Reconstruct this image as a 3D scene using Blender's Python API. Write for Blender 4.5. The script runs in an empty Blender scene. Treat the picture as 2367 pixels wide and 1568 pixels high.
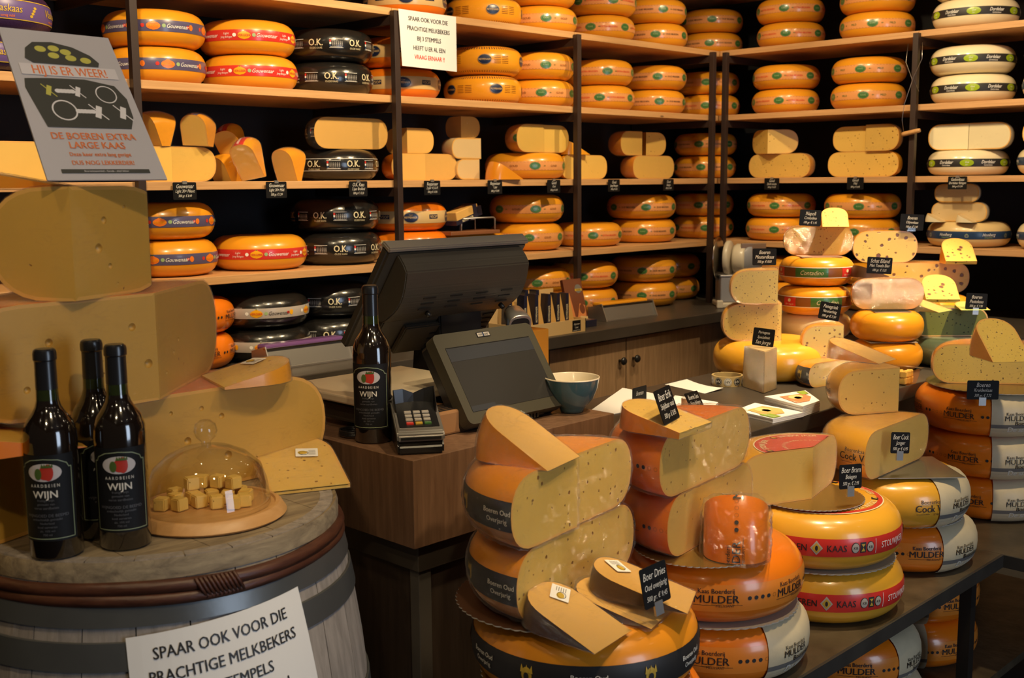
import bpy, bmesh, math, random
from mathutils import Vector, Matrix, noise
random.seed(7)
PI = math.pi
cos, sin, rad = math.cos, math.sin, math.radians

# ------------------------------------------------------------------ camera
CZ = 1.58
PITCH, ROLL, YAW = rad(7.95), rad(-0.485), rad(44.66)
F, CX, CY = 2600.0, 1183.5, 784.0
fw = Vector((cos(YAW)*cos(PITCH), sin(YAW)*cos(PITCH), -sin(PITCH)))
rt0 = Vector((sin(YAW), -cos(YAW), 0)); up0 = rt0.cross(fw)
RT = rt0*cos(ROLL)+up0*sin(ROLL); UP = up0*cos(ROLL)-rt0*sin(ROLL)
EYE = Vector((0, 0, CZ))
scene = bpy.context.scene
cam_d = bpy.data.cameras.new('camera'); cam = bpy.data.objects.new('camera', cam_d)
scene.collection.objects.link(cam); scene.camera = cam
cam_d.sensor_width = 36; cam_d.lens = F/2367*36; cam_d.clip_start = 0.05
m3 = Matrix((RT, UP, -fw)).transposed()
cam.matrix_world = Matrix.Translation(EYE) @ m3.to_4x4()
cam_d.dof.use_dof = True; cam_d.dof.focus_distance = 2.7; cam_d.dof.aperture_fstop = 7.5

# survey helpers: where the line of sight through a measured point meets a real plane of the shop
def ray(u, v): return fw + RT*((u-CX)/F) - UP*((v-CY)/F)
def onZ(u, v, z): d = ray(u, v); return EYE + d*((z-CZ)/d.z)
def onX(u, v, x): d = ray(u, v); return EYE + d*(x/d.x)
def onY(u, v, y): d = ray(u, v); return EYE + d*(y/d.y)

# ------------------------------------------------------------------ world, lights, exposure
w = bpy.data.worlds.new('world'); scene.world = w; w.use_nodes = True
w.node_tree.nodes['Background'].inputs[0].default_value = (0.75, 0.62, 0.5, 1)
w.node_tree.nodes['Background'].inputs[1].default_value = 0.03
scene.view_settings.view_transform = 'Standard'; scene.view_settings.look = 'None'
scene.view_settings.exposure = 0.0; scene.view_settings.gamma = 1.0
scene.view_settings.use_curve_mapping = False
WARM = (1.0, 0.76, 0.44)
def spot(x, y, z, tx, ty, tz, watt, ang=60, blend=0.6, col=WARM, r=0.04):
    l = bpy.data.lights.new('ceiling_spot', 'SPOT'); l.energy = watt; l.color = col
    l.spot_size = rad(ang); l.spot_blend = blend; l.shadow_soft_size = r
    o = bpy.data.objects.new('ceiling_spot', l); scene.collection.objects.link(o)
    o.location = (x, y, z)
    o.rotation_euler = (Vector((tx, ty, tz))-Vector((x, y, z))).to_track_quat('-Z', 'Y').to_euler()
    return o
SPOTS = [  # x y z  target  watt angle
    (0.9, 2.0, 2.95, 1.2, 3.5, 1.6, 98, 75), (2.0, 2.0, 2.95, 2.1, 3.5, 1.65, 122, 75),
    (3.0, 2.0, 2.95, 3.1, 3.5, 1.65, 115, 75), (4.0, 2.0, 2.95, 4.2, 3.5, 1.6, 80, 75),
    (3.5, 2.6, 2.95, 5.0, 2.7, 1.6, 55, 75), (3.5, 1.9, 2.95, 5.0, 1.9, 1.6, 85, 75),
    (3.4, 1.2, 2.95, 5.0, 1.2, 1.6, 80, 75),
    (3.80, 1.60, 2.95, 3.85, 1.85, 1.1, 200, 40), (3.5, 0.4, 2.95, 3.72, 1.85, 1.1, 250, 32), (2.85, 1.75, 2.95, 2.95, 1.98, 1.0, 230, 34),
    (2.0, 1.0, 2.95, 2.05, 1.42, 0.9, 140, 44), (2.6, 0.6, 2.95, 3.0, 1.3, 0.8, 120, 44),
    (1.4, 0.2, 2.95, 1.55, 1.3, 0.9, 85, 44), (0.6, 0.2, 2.95, 1.0, 1.75, 1.25, 48, 46),
    (0.1, 1.4, 2.95, 0.8, 1.8, 1.3, 20, 50)]
for s in SPOTS: spot(*s)
spot(-0.5, 0.1, 2.95, 0.8, 1.75, 1.2, 28, 44)
# bare lamps seen from everywhere (they glint on glass and film)
for (x, y) in ((0.9, 2.0), (2.0, 2.0), (3.0, 2.0), (4.0, 2.0), (2.0, 1.0), (2.6, .5), (1.4, .2), (.6, .2), (-.5, .1), (3.5, .4), (3.5, 1.9), (.2, -1.0), (1.6, -1.0), (2.9, -.8), (-1.2, 1.2), (-1.3, -.6)):
    l = bpy.data.lights.new('ceiling_lamp', 'POINT'); l.energy = 1.25; l.color = (1.0, .80, .55); l.shadow_soft_size = .017
    o = bpy.data.objects.new('ceiling_lamp', l); scene.collection.objects.link(o); o.location = (x, y, 2.90)
la = bpy.data.lights.new('shop_window_daylight', 'AREA'); la.shape = 'RECTANGLE'; la.size = 1.1; la.size_y = 2.0
la.energy = 46; la.color = (0.66, 0.80, 1.0)
lo = bpy.data.objects.new('shop_window_daylight', la); scene.collection.objects.link(lo)
lo.location = (1.6, -2.6, 1.5)
lo.rotation_euler = (Vector((1.2, 2, 1.0))-Vector(lo.location)).to_track_quat('-Z', 'Y').to_euler()

# ------------------------------------------------------------------ materials
MATS = {}
def nt(name):
    m = bpy.data.materials.new(name); m.use_nodes = True
    t = m.node_tree; b = t.nodes['Principled BSDF']; return m, t, b
def mat(name, col, rough=0.5, metal=0.0, coat=0.0, var=0.0, vscale=8, bump=0.0, bscale=60, spec=0.5):
    if name in MATS: return MATS[name]
    m, t, b = nt(name); N = t.nodes; L = t.links
    b.inputs['Base Color'].default_value = (*col, 1); b.inputs['Roughness'].default_value = rough
    b.inputs['Metallic'].default_value = metal; b.inputs['Coat Weight'].default_value = coat
    b.inputs['Coat Roughness'].default_value = 0.12; b.inputs['Specular IOR Level'].default_value = spec
    if var or bump: tc = N.new('ShaderNodeTexCoord')
    if var:
        n = N.new('ShaderNodeTexNoise'); n.inputs['Scale'].default_value = vscale; n.inputs['Detail'].default_value = 4
        L.new(tc.outputs['Object'], n.inputs['Vector'])
        r = N.new('ShaderNodeMix'); r.data_type = 'RGBA'
        r.inputs[6].default_value = (*[c*(1-var) for c in col], 1); r.inputs[7].default_value = (*[min(1, c*(1+var)) for c in col], 1)
        L.new(n.outputs['Fac'], r.inputs[0]); L.new(r.outputs[2], b.inputs['Base Color'])
    if bump:
        n2 = N.new('ShaderNodeTexNoise'); n2.inputs['Scale'].default_value = bscale; n2.inputs['Detail'].default_value = 3
        L.new(tc.outputs['Object'], n2.inputs['Vector'])
        bp = N.new('ShaderNodeBump'); bp.inputs['Strength'].default_value = bump; bp.inputs['Distance'].default_value = 0.002
        L.new(n2.outputs['Fac'], bp.inputs['Height']); L.new(bp.outputs[0], b.inputs['Normal'])
    MATS[name] = m; return m
def woodmat(name, c1, c2, scale=(1, 12, 12), rough=0.55, knots=0.0, streak=6.0, bump=0.15):
    m, t, b = nt(name); N = t.nodes; L = t.links
    tc = N.new('ShaderNodeTexCoord'); mp = N.new('ShaderNodeMapping'); mp.inputs['Scale'].default_value = scale
    L.new(tc.outputs['Object'], mp.inputs[0])
    n = N.new('ShaderNodeTexNoise'); n.inputs['Scale'].default_value = streak; n.inputs['Detail'].default_value = 6
    n.inputs['Roughness'].default_value = 0.65; n.inputs['Distortion'].default_value = 0.4
    L.new(mp.outputs[0], n.inputs['Vector'])
    cr = N.new('ShaderNodeValToRGB'); cr.color_ramp.elements[0].position = 0.3; cr.color_ramp.elements[1].position = 0.7
    cr.color_ramp.elements[0].color = (*c1, 1); cr.color_ramp.elements[1].color = (*c2, 1)
    L.new(n.outputs['Fac'], cr.inputs[0]); out = cr.outputs[0]
    if knots:
        v = N.new('ShaderNodeTexVoronoi'); v.inputs['Scale'].default_value = 2.6
        mp2 = N.new('ShaderNodeMapping'); mp2.inputs['Scale'].default_value = (1, 1.6, 3)
        L.new(tc.outputs['Object'], mp2.inputs[0]); L.new(mp2.outputs[0], v.inputs['Vector'])
        k = N.new('ShaderNodeValToRGB'); k.color_ramp.elements[0].position = 0.02; k.color_ramp.elements[1].position = 0.05
        L.new(v.outputs['Distance'], k.inputs[0])
        mx = N.new('ShaderNodeMix'); mx.data_type = 'RGBA'; mx.inputs[6].default_value = (*[x*0.35 for x in c1], 1)
        L.new(k.outputs[0], mx.inputs[0]); L.new(out, mx.inputs[7]); out = mx.outputs[2]
    L.new(out, b.inputs['Base Color']); b.inputs['Roughness'].default_value = rough
    bp = N.new('ShaderNodeBump'); bp.inputs['Strength'].default_value = bump; bp.inputs['Distance'].default_value = 0.003
    L.new(n.outputs['Fac'], bp.inputs['Height']); L.new(bp.outputs[0], b.inputs['Normal'])
    MATS[name] = m; return m
def pastemat(name, col, dots=None, dark=(0.30, 0.13, 0.02), rough=0.42, var=0.08, extra=None, coat=0.15):
    """cut cheese: dots = [(voronoi scale, radius 0..1, keep 0..1)]"""
    m, t, b = nt(name); N = t.nodes; L = t.links
    tc = N.new('ShaderNodeTexCoord')
    n = N.new('ShaderNodeTexNoise'); n.inputs['Scale'].default_value = 9; n.inputs['Detail'].default_value = 5
    L.new(tc.outputs['Object'], n.inputs['Vector'])
    r = N.new('ShaderNodeMix'); r.data_type = 'RGBA'
    r.inputs[6].default_value = (*[c*(1-var) for c in col], 1); r.inputs[7].default_value = (*[min(1, c*(1+var)) for c in col], 1)
    L.new(n.outputs['Fac'], r.inputs[0]); out = r.outputs[2]; hgt = None
    for (sc, rr, keep, dk) in (dots or []):
        v = N.new('ShaderNodeTexVoronoi'); v.inputs['Scale'].default_value = sc; v.inputs['Randomness'].default_value = 1.0
        # a little warp so that the eyes are not perfect circles
        wn = N.new('ShaderNodeTexNoise'); wn.inputs['Scale'].default_value = sc*2.2
        L.new(tc.outputs['Object'], wn.inputs['Vector'])
        va = N.new('ShaderNodeVectorMath'); va.operation = 'MULTIPLY_ADD'
        va.inputs[1].default_value = (0.35/sc,)*3
        L.new(wn.outputs['Color'], va.inputs[0]); L.new(tc.outputs['Object'], va.inputs[2]); L.new(va.outputs[0], v.inputs['Vector'])
        sp = N.new('ShaderNodeSeparateColor'); L.new(v.outputs['Color'], sp.inputs[0])
        kp = N.new('ShaderNodeMath'); kp.operation = 'LESS_THAN'; kp.inputs[1].default_value = keep; L.new(sp.outputs[0], kp.inputs[0])
        rm = N.new('ShaderNodeMath'); rm.operation = 'MULTIPLY_ADD'; rm.inputs[1].default_value = rr*0.8; rm.inputs[2].default_value = rr*0.35
        L.new(sp.outputs[1], rm.inputs[0])
        mr = N.new('ShaderNodeMapRange'); mr.inputs[3].default_value = 1; mr.inputs[4].default_value = 0
        sb = N.new('ShaderNodeMath'); sb.operation = 'MULTIPLY'; sb.inputs[1].default_value = 0.7; L.new(rm.outputs[0], sb.inputs[0])
        L.new(v.outputs['Distance'], mr.inputs[0]); L.new(sb.outputs[0], mr.inputs[1]); L.new(rm.outputs[0], mr.inputs[2])
        mk = N.new('ShaderNodeMath'); mk.operation = 'MULTIPLY'; L.new(mr.outputs[0], mk.inputs[0]); L.new(kp.outputs[0], mk.inputs[1])
        mx = N.new('ShaderNodeMix'); mx.data_type = 'RGBA'; mx.inputs[7].default_value = (*dk, 1)
        L.new(mk.outputs[0], mx.inputs[0]); L.new(out, mx.inputs[6]); out = mx.outputs[2]
        if hgt is None: hgt = mk.outputs[0]
    L.new(out, b.inputs['Base Color']); b.inputs['Roughness'].default_value = rough
    b.inputs['Coat Weight'].default_value = coat; b.inputs['Coat Roughness'].default_value = 0.2
    if hgt is not None:
        bp = N.new('ShaderNodeBump'); bp.invert = True; bp.inputs['Strength'].default_value = 0.6; bp.inputs['Distance'].default_value = 0.003
        L.new(hgt, bp.inputs['Height']); L.new(bp.outputs[0], b.inputs['Normal'])
    MATS[name] = m; return m
def wrapmat():
    m = bpy.data.materials.new('cling film'); m.use_nodes = True; t = m.node_tree; N = t.nodes; L = t.links; N.clear()
    o = N.new('ShaderNodeOutputMaterial'); tr = N.new('ShaderNodeBsdfTransparent'); g = N.new('ShaderNodeBsdfGlossy')
    tr.inputs[0].default_value = (0.985, 0.98, 0.97, 1)
    g.inputs['Roughness'].default_value = 0.14; mx = N.new('ShaderNodeMixShader')
    tc = N.new('ShaderNodeTexCoord'); mp = N.new('ShaderNodeMapping'); mp.inputs['Scale'].default_value = (1, 1.4, 3.2); mp.inputs['Rotation'].default_value = (0.4, 0.3, 0.5)
    L.new(tc.outputs['Object'], mp.inputs[0])
    n = N.new('ShaderNodeTexNoise'); n.inputs['Scale'].default_value = 75; n.inputs['Detail'].default_value = 4; n.inputs['Roughness'].default_value = .62; n.inputs['Distortion'].default_value = 1.2
    L.new(mp.outputs[0], n.inputs['Vector'])
    bp = N.new('ShaderNodeBump'); bp.inputs['Strength'].default_value = 1.0; bp.inputs['Distance'].default_value = 0.022
    L.new(n.outputs['Fac'], bp.inputs['Height']); L.new(bp.outputs[0], g.inputs['Normal'])
    fr = N.new('ShaderNodeLayerWeight'); fr.inputs[0].default_value = .5
    pw = N.new('ShaderNodeMath'); pw.operation = 'POWER'; pw.inputs[1].default_value = 4; L.new(fr.outputs['Facing'], pw.inputs[0])
    ad = N.new('ShaderNodeMath'); ad.operation = 'MULTIPLY_ADD'; ad.inputs[1].default_value = 0.4; ad.inputs[2].default_value = 0.075
    # crinkles of the film: thin creases, gathered in patches
    w1 = N.new('ShaderNodeTexNoise'); w1.inputs['Scale'].default_value = 11; w1.inputs['Detail'].default_value = 3; w1.inputs['Distortion'].default_value = 2.2
    w2 = N.new('ShaderNodeTexNoise'); w2.inputs['Scale'].default_value = 9; w2.inputs['Detail'].default_value = 2
    L.new(mp.outputs[0], w1.inputs['Vector']); L.new(tc.outputs['Object'], w2.inputs['Vector'])
    a1 = N.new('ShaderNodeMath'); a1.operation = 'SUBTRACT'; a1.inputs[1].default_value = .5; L.new(w1.outputs['Fac'], a1.inputs[0])
    a2 = N.new('ShaderNodeMath'); a2.operation = 'ABSOLUTE'; L.new(a1.outputs[0], a2.inputs[0])
    a3 = N.new('ShaderNodeMapRange'); a3.inputs[1].default_value = 0.0; a3.inputs[2].default_value = .030; a3.inputs[3].default_value = 1; a3.inputs[4].default_value = 0; L.new(a2.outputs[0], a3.inputs[0])
    a4 = N.new('ShaderNodeMapRange'); a4.inputs[1].default_value = .44; a4.inputs[2].default_value = .58; L.new(w2.outputs['Fac'], a4.inputs[0])
    a5 = N.new('ShaderNodeMath'); a5.operation = 'MULTIPLY'; L.new(a3.outputs[0], a5.inputs[0]); L.new(a4.outputs[0], a5.inputs[1])
    a6 = N.new('ShaderNodeMath'); a6.operation = 'MULTIPLY_ADD'; a6.inputs[1].default_value = .10; L.new(a5.outputs[0], a6.inputs[0])
    L.new(pw.outputs[0], ad.inputs[0]); L.new(ad.outputs[0], a6.inputs[2])
    cl = N.new('ShaderNodeClamp'); cl.inputs['Max'].default_value = 0.6; L.new(a6.outputs[0], cl.inputs[0])
    df = N.new('ShaderNodeBsdfDiffuse'); df.inputs[0].default_value = (.8, .78, .74, 1); gm = N.new('ShaderNodeMixShader'); gm.inputs[0].default_value = .06
    L.new(g.outputs[0], gm.inputs[1]); L.new(df.outputs[0], gm.inputs[2])
    L.new(cl.outputs[0], mx.inputs[0]); L.new(tr.outputs[0], mx.inputs[1]); L.new(gm.outputs[0], mx.inputs[2]); L.new(mx.outputs[0], o.inputs[0])
    return m
FILM = wrapmat()
def clearmat(name, fac=0.12, tint=(0.98, 0.98, 0.97), rough=0.02):
    m = bpy.data.materials.new(name); m.use_nodes = True; t = m.node_tree; N = t.nodes; L = t.links; N.clear()
    o = N.new('ShaderNodeOutputMaterial'); tr = N.new('ShaderNodeBsdfTransparent'); tr.inputs[0].default_value = (*tint, 1)
    g = N.new('ShaderNodeBsdfGlossy'); g.inputs['Roughness'].default_value = rough; mx = N.new('ShaderNodeMixShader')
    fr = N.new('ShaderNodeLayerWeight'); fr.inputs[0].default_value = .5
    pw = N.new('ShaderNodeMath'); pw.operation = 'POWER'; pw.inputs[1].default_value = 2.4; L.new(fr.outputs['Facing'], pw.inputs[0])
    ad = N.new('ShaderNodeMath'); ad.operation = 'MULTIPLY_ADD'; ad.inputs[1].default_value = .75; ad.inputs[2].default_value = .06
    L.new(pw.outputs[0], ad.inputs[0]); L.new(ad.outputs[0], mx.inputs[0]); L.new(tr.outputs[0], mx.inputs[1]); L.new(g.outputs[0], mx.inputs[2]); L.new(mx.outputs[0], o.inputs[0])
    return m
CLEAR = clearmat('clear glass'); PLEXI = clearmat('clear acrylic', rough=0.08)
SPRUCE = woodmat('spruce shelf', (0.52, 0.27, 0.10), (0.68, 0.38, 0.16), (0.6, 9, 14), knots=1)
SPRUCEY = woodmat('spruce shelf y', (0.50, 0.26, 0.10), (0.66, 0.37, 0.16), (9, 0.6, 14), knots=1)
VENEER = woodmat('brown veneer', (0.12, 0.062, 0.034), (0.21, 0.115, 0.066), (14, 14, 1.0), rough=0.45, streak=5)
CABINET = woodmat('grey brown cabinet', (0.20, 0.12, 0.06), (0.33, 0.205, 0.11), (14, 14, 1.1), rough=0.5, streak=4)
DARKWOOD = woodmat('dark base panel', (0.035, 0.024, 0.018), (0.06, 0.042, 0.032), (14, 14, 1.0), rough=0.4, streak=5)
BARRELW = woodmat('weathered oak', (0.20, 0.175, 0.155), (0.36, 0.315, 0.28), (9, 9, 0.8), rough=0.75, streak=7, bump=0.4)
BARRELTOP = woodmat('grey barrel head', (0.13, 0.095, 0.06), (0.36, 0.28, 0.17), (1.2, 8, 8), rough=0.7, streak=7, bump=0.4)
BARK = woodmat('brown chestnut hoop', (0.045, 0.014, 0.008), (0.10, 0.035, 0.018), (5, 5, 20), rough=0.4, streak=4, bump=0.5)
BOARDW = woodmat('beech board', (0.50, 0.255, 0.08), (0.62, 0.34, 0.13), (2, 10, 10), rough=0.4, streak=4, bump=0.05)
STONE = mat('dark worktop', (0.055, 0.045, 0.036), 0.38, var=0.35, vscale=7, bump=0.15, bscale=25)
STEELT = mat('raw steel table', (0.13, 0.10, 0.062), 0.40, metal=0.5, var=0.7, vscale=14, bump=0.5, bscale=45)
STEELE = mat('raw steel edge', (0.055, 0.052, 0.048), 0.42, metal=0.4, var=0.4, vscale=12, bump=0.2, bscale=40)
BLACKW = mat('black wall paint', (0.006, 0.006, 0.008), 0.8)
POST = mat('brown black steel', (0.035, 0.02, 0.016), 0.45)
FLOORM = mat('dark floor', (0.03, 0.027, 0.025), 0.6, var=0.3, vscale=3)
CEILM = mat('dark ceiling', (0.05, 0.045, 0.04), 0.8)
BLK = mat('black plastic', (0.012, 0.012, 0.013), 0.32)
BLKM = mat('matt black plastic', (0.055, 0.046, 0.034), 0.42, bump=0.1, bscale=400)
GREYB = mat('warm grey bezel', (0.048, 0.042, 0.026), 0.5, bump=0.05, bscale=300)
SCREEN = mat('dark screen', (0.028, 0.026, 0.024), 0.3)
SCREEN2 = mat('dark screen header', (0.036, 0.038, 0.044), 0.3)
SILVER = mat('silver plastic', (0.55, 0.53, 0.50), 0.28, metal=0.8)
ALU = mat('brushed aluminium', (0.50, 0.48, 0.46), 0.38, metal=0.85, bump=0.05, bscale=100)
STEEL = mat('polished steel', (0.6, 0.58, 0.54), 0.2, metal=1)
GOLDC = mat('gold cardboard', (0.42, 0.28, 0.09), 0.25, metal=0.75, bump=0.05)
LACE = mat('cardboard rim', (0.42, 0.38, 0.33), 0.6)
PAPER = mat('white paper', (0.78, 0.77, 0.76), 0.7)
CARD = mat('black card', (0.007, 0.0065, 0.007), 0.55, spec=.2)
CHALK = mat('chalk white', (0.72, 0.68, 0.6), 0.7)
INK = mat('ink black', (0.02, 0.018, 0.018), 0.5)
INKR = mat('ink red', (0.72, 0.06, 0.02), 0.5)
WHITE = mat('print white', (0.85, 0.83, 0.78), 0.4)
CREAM = mat('print cream', (0.75, 0.66, 0.42), 0.4)
RED = mat('print red', (0.62, 0.035, 0.025), 0.3, coat=0.3)
GREEN = mat('print green', (0.05, 0.16, 0.035), 0.3, coat=0.3)
LGREEN = mat('print pale green', (0.32, 0.45, 0.20), 0.4)
LIME = mat('print lime', (0.30, 0.42, 0.01), 0.3)
NAVY = mat('print navy', (0.012, 0.02, 0.06), 0.3)
NAVYL = mat('print navy band', (0.018, 0.045, 0.11), 0.3)
BLUEV = mat('print blue violet', (0.10, 0.085, 0.17), 0.3, coat=0.3)
BADGE = mat('print badge orange', (0.85, 0.20, 0.02), 0.3)
BADGEY = mat('print badge yellow', (0.85, 0.40, 0.01), 0.3)
GOLDP = mat('print gold', (0.55, 0.36, 0.04), 0.4)
PINK = mat('faint band', (0.80, 0.25, 0.03), 0.28, coat=0.4)
PINKL = mat('faint band light', (0.80, 0.34, 0.11), 0.28, coat=0.4)
BEIGE = mat('print beige', (0.66, 0.45, 0.20), 0.3, coat=0.3)
GREYP = mat('print grey', (0.17, 0.16, 0.15), 0.4)
COVER = mat('cream paper cover', (0.60, 0.51, 0.34), 0.45, var=0.12, vscale=25, bump=0.4, bscale=45)
BROWNP = mat('print brown', (0.22, 0.07, 0.01), 0.4)
PURP = mat('print violet', (0.12, 0.075, 0.24), 0.35)
SILVB = mat('silver band', (0.45, 0.40, 0.36), 0.3)
R_OR = mat('rind orange', (0.80, 0.33, 0.016), 0.30, coat=0.35, var=0.07, vscale=6, bump=0.06, bscale=90)
R_OR2 = mat('rind deep orange', (0.82, 0.20, 0.008), 0.28, coat=0.45, var=0.10, vscale=5, bump=0.12, bscale=70)
R_YE = mat('rind farm yellow', (0.76, 0.38, 0.03), 0.28, coat=0.45, var=0.12, vscale=5, bump=0.12, bscale=70)
R_YO = mat('rind amber', (0.76, 0.275, 0.014), 0.30, coat=0.4, var=0.12, vscale=5, bump=0.10, bscale=70)
R_BL = mat('rind black', (0.012, 0.011, 0.010), 0.24, coat=0.5, bump=0.35, bscale=70)
R_WH = mat('rind ivory', (0.80, 0.68, 0.44), 0.25, coat=0.4, var=0.04)
R_PU = mat('rind purple', (0.03, 0.012, 0.055), 0.4, coat=0.2, bump=0.5, bscale=120)
R_GR = mat('rind grey green', (0.14, 0.19, 0.12), 0.25, coat=0.4, var=0.12)
R_GN = mat('rind green', (0.17, 0.20, 0.05), 0.3, coat=0.3, var=0.1)
R_BR = mat('rind brown', (0.10, 0.045, 0.02), 0.5, var=0.2, bump=0.3)
R_PA = mat('rind pale', (0.70, 0.50, 0.22), 0.35, coat=0.2, var=0.1)
D1 = (0.30, 0.13, 0.02); D2 = (0.26, 0.11, 0.015)
P_PL = pastemat('paste plain', (0.74, 0.47, 0.10), [(32, 0.12, 0.12, D1)])
P_FM = pastemat('paste farm', (0.75, 0.475, 0.105), [(62, 0.20, 0.62, D1)])
P_EY = pastemat('paste eyes', (0.72, 0.46, 0.095), [(72, 0.27, 0.45, D2), (44, 0.10, 0.5, D2)])
P_BIG = pastemat('paste large', (0.60, 0.34, 0.055), [(40, 0.09, 0.25, D1)], coat=0.3)
P_HB = pastemat('paste herb', (0.70, 0.49, 0.10), [(95, 0.24, 0.65, (0.12, 0.06, 0.015)), (150, 0.26, 0.5, (0.22, 0.12, 0.03))])
P_FE = pastemat('paste seed', (0.72, 0.52, 0.13), [(85, 0.36, 0.85, (0.20, 0.09, 0.015))])
P_OL = pastemat('paste olive', (0.72, 0.48, 0.10), [(42, 0.36, 0.85, (0.16, 0.06, 0.03)), (90, 0.2, 0.2, (0.3, 0.2, 0.04))])
P_GN = pastemat('paste pesto', (0.17, 0.18, 0.022), [(95, 0.26, 0.6, (0.03, 0.035, 0.008))], coat=0.0, rough=.5)
P_GL = pastemat('paste pesto light', (0.50, 0.58, 0.16), [(90, 0.15, 0.3, (0.2, 0.25, 0.05))])
P_AG = pastemat('paste aged', (0.72, 0.42, 0.11), [(60, 0.10, 0.2, (0.85, 0.7, 0.4))])
P_RD = pastemat('paste tomato', (0.78, 0.50, 0.12), [(85, 0.26, 0.6, (0.42, 0.12, 0.03)), (140, 0.24, 0.5, (0.25, 0.15, 0.04))])
P_WH = pastemat('paste goat', (0.80, 0.70, 0.44), [(40, 0.08, 0.15, (0.6, 0.45, 0.2))])
P_MN = pastemat('paste manchego', (0.68, 0.50, 0.25), [(50, 0.1, 0.2, D1)])

# ------------------------------------------------------------------ mesh helpers
def link(o, parent=None):
    scene.collection.objects.link(o)
    if parent is not None: o.parent = parent
    return o
def meshobj(name, me, parent=None, loc=None):
    o = bpy.data.objects.new(name, me); link(o, parent)
    if loc is not None: o.location = loc
    return o
def bm2me(bm, name, mats, smooth=None):
    if smooth is not None:
        for f in bm.faces: f.smooth = smooth
    me = bpy.data.meshes.new(name); bm.to_mesh(me); bm.free()
    for m in mats: me.materials.append(m)
    return me
def tag(o, label, cat, group=None):
    o['label'] = label; o['category'] = cat
    if group: o['group'] = group
    return o
def thing(name, label, cat, loc=(0, 0, 0), rz=0.0, group=None):
    o = bpy.data.objects.new(name, None); o.empty_display_size = 0.05; link(o)
    o.location = loc; o.rotation_euler = (0, 0, rz); return tag(o, label, cat, group)
def struct(o): o['kind'] = 'structure'; return o
def add_box(bm, x0, y0, z0, x1, y1, z1, mi=0, M=None):
    vs = [bm.verts.new((x, y, z)) for z in (z0, z1) for (x, y) in ((x0, y0), (x1, y0), (x1, y1), (x0, y1))]
    if M: [setattr(v, 'co', M @ v.co) for v in vs]
    for q in ((3, 2, 1, 0), (4, 5, 6, 7), (0, 1, 5, 4), (1, 2, 6, 5), (2, 3, 7, 6), (3, 0, 4, 7)):
        f = bm.faces.new([vs[i] for i in q]); f.material_index = mi
    return vs
def box(name, a, b, m, parent=None, bev=0.0, loc=None):
    bm = bmesh.new(); add_box(bm, *a, *b)
    if bev: bmesh.ops.bevel(bm, geom=bm.edges[:], offset=bev, segments=2, affect='EDGES', profile=0.5)
    o = meshobj(name, bm2me(bm, name, [m]), parent)
    if loc is not None: o.location = loc
    return o
def sbox(name, c, s, m, parent=None, bev=0.0, rz=0):
    """box by base centre and size, origin at its base centre"""
    o = box(name, (-s[0]/2, -s[1]/2, 0), (s[0]/2, s[1]/2, s[2]), m, parent, bev)
    o.location = c; o.rotation_euler[2] = rz; return o
def add_lathe(bm, prof, seg=48, a0=0.0, a1=2*PI, mi=0, smooth=True):
    full = abs(a1-a0-2*PI) < 1e-6; n = seg if full else seg+1
    rings = []
    for (r, z) in prof:
        if r < 1e-6: rings.append([bm.verts.new((0, 0, z))]*n); continue
        rings.append([bm.verts.new((r*cos(a0+(a1-a0)*i/seg), r*sin(a0+(a1-a0)*i/seg), z)) for i in range(n)])
    for k in range(len(rings)-1):
        A, B = rings[k], rings[k+1]
        for i in range(seg):
            j = (i+1) % n
            vs = []
            for v in (A[i], A[j], B[j], B[i]):
                if v not in vs: vs.append(v)
            if len(vs) > 2:
                f = bm.faces.new(vs); f.material_index = mi; f.smooth = smooth
def lathe(name, prof, m, parent=None, seg=48, loc=None, sharp=30):
    bm = bmesh.new(); add_lathe(bm, prof, seg); bmesh.ops.recalc_face_normals(bm, faces=bm.faces)
    for e in bm.edges:
        if len(e.link_faces) == 2 and e.calc_face_angle(0) > rad(sharp): e.smooth = False
    o = meshobj(name, bm2me(bm, name, [m]), parent)
    if loc is not None: o.location = loc
    return o
def add_tube(bm, pts, r, seg=8, mi=0):
    prev = None; pts = [Vector(p) for p in pts]
    for i, p in enumerate(pts):
        d = (pts[min(i+1, len(pts)-1)]-pts[max(i-1, 0)]).normalized()
        u = d.cross(Vector((0, 0, 1)) if abs(d.z) < 0.9 else Vector((1, 0, 0))).normalized(); v = d.cross(u)
        ring = [bm.verts.new(p+(u*cos(2*PI*k/seg)+v*sin(2*PI*k/seg))*r) for k in range(seg)]
        if prev:
            for k in range(seg):
                f = bm.faces.new((prev[k], prev[(k+1) % seg], ring[(k+1) % seg], ring[k])); f.smooth = True; f.material_index = mi
        else: first = ring
        prev = ring
    bm.faces.new(first[::-1]).material_index = mi; bm.faces.new(prev).material_index = mi
def tube(name, pts, r, m, parent=None, seg=8):
    bm = bmesh.new(); add_tube(bm, pts, r, seg); return meshobj(name, bm2me(bm, name, [m]), parent)
def add_ngon_prism(bm, poly, z0, z1, mi=0, M=None):
    b = [bm.verts.new((x, y, z0)) for x, y in poly]; t = [bm.verts.new((x, y, z1)) for x, y in poly]
    if M:
        for v in b+t: v.co = M @ v.co
    fs = [bm.faces.new(b[::-1]), bm.faces.new(t)]
    n = len(poly)
    for i in range(n): fs.append(bm.faces.new((b[i], b[(i+1) % n], t[(i+1) % n], t[i])))
    for f in fs: f.material_index = mi
    return fs
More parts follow.
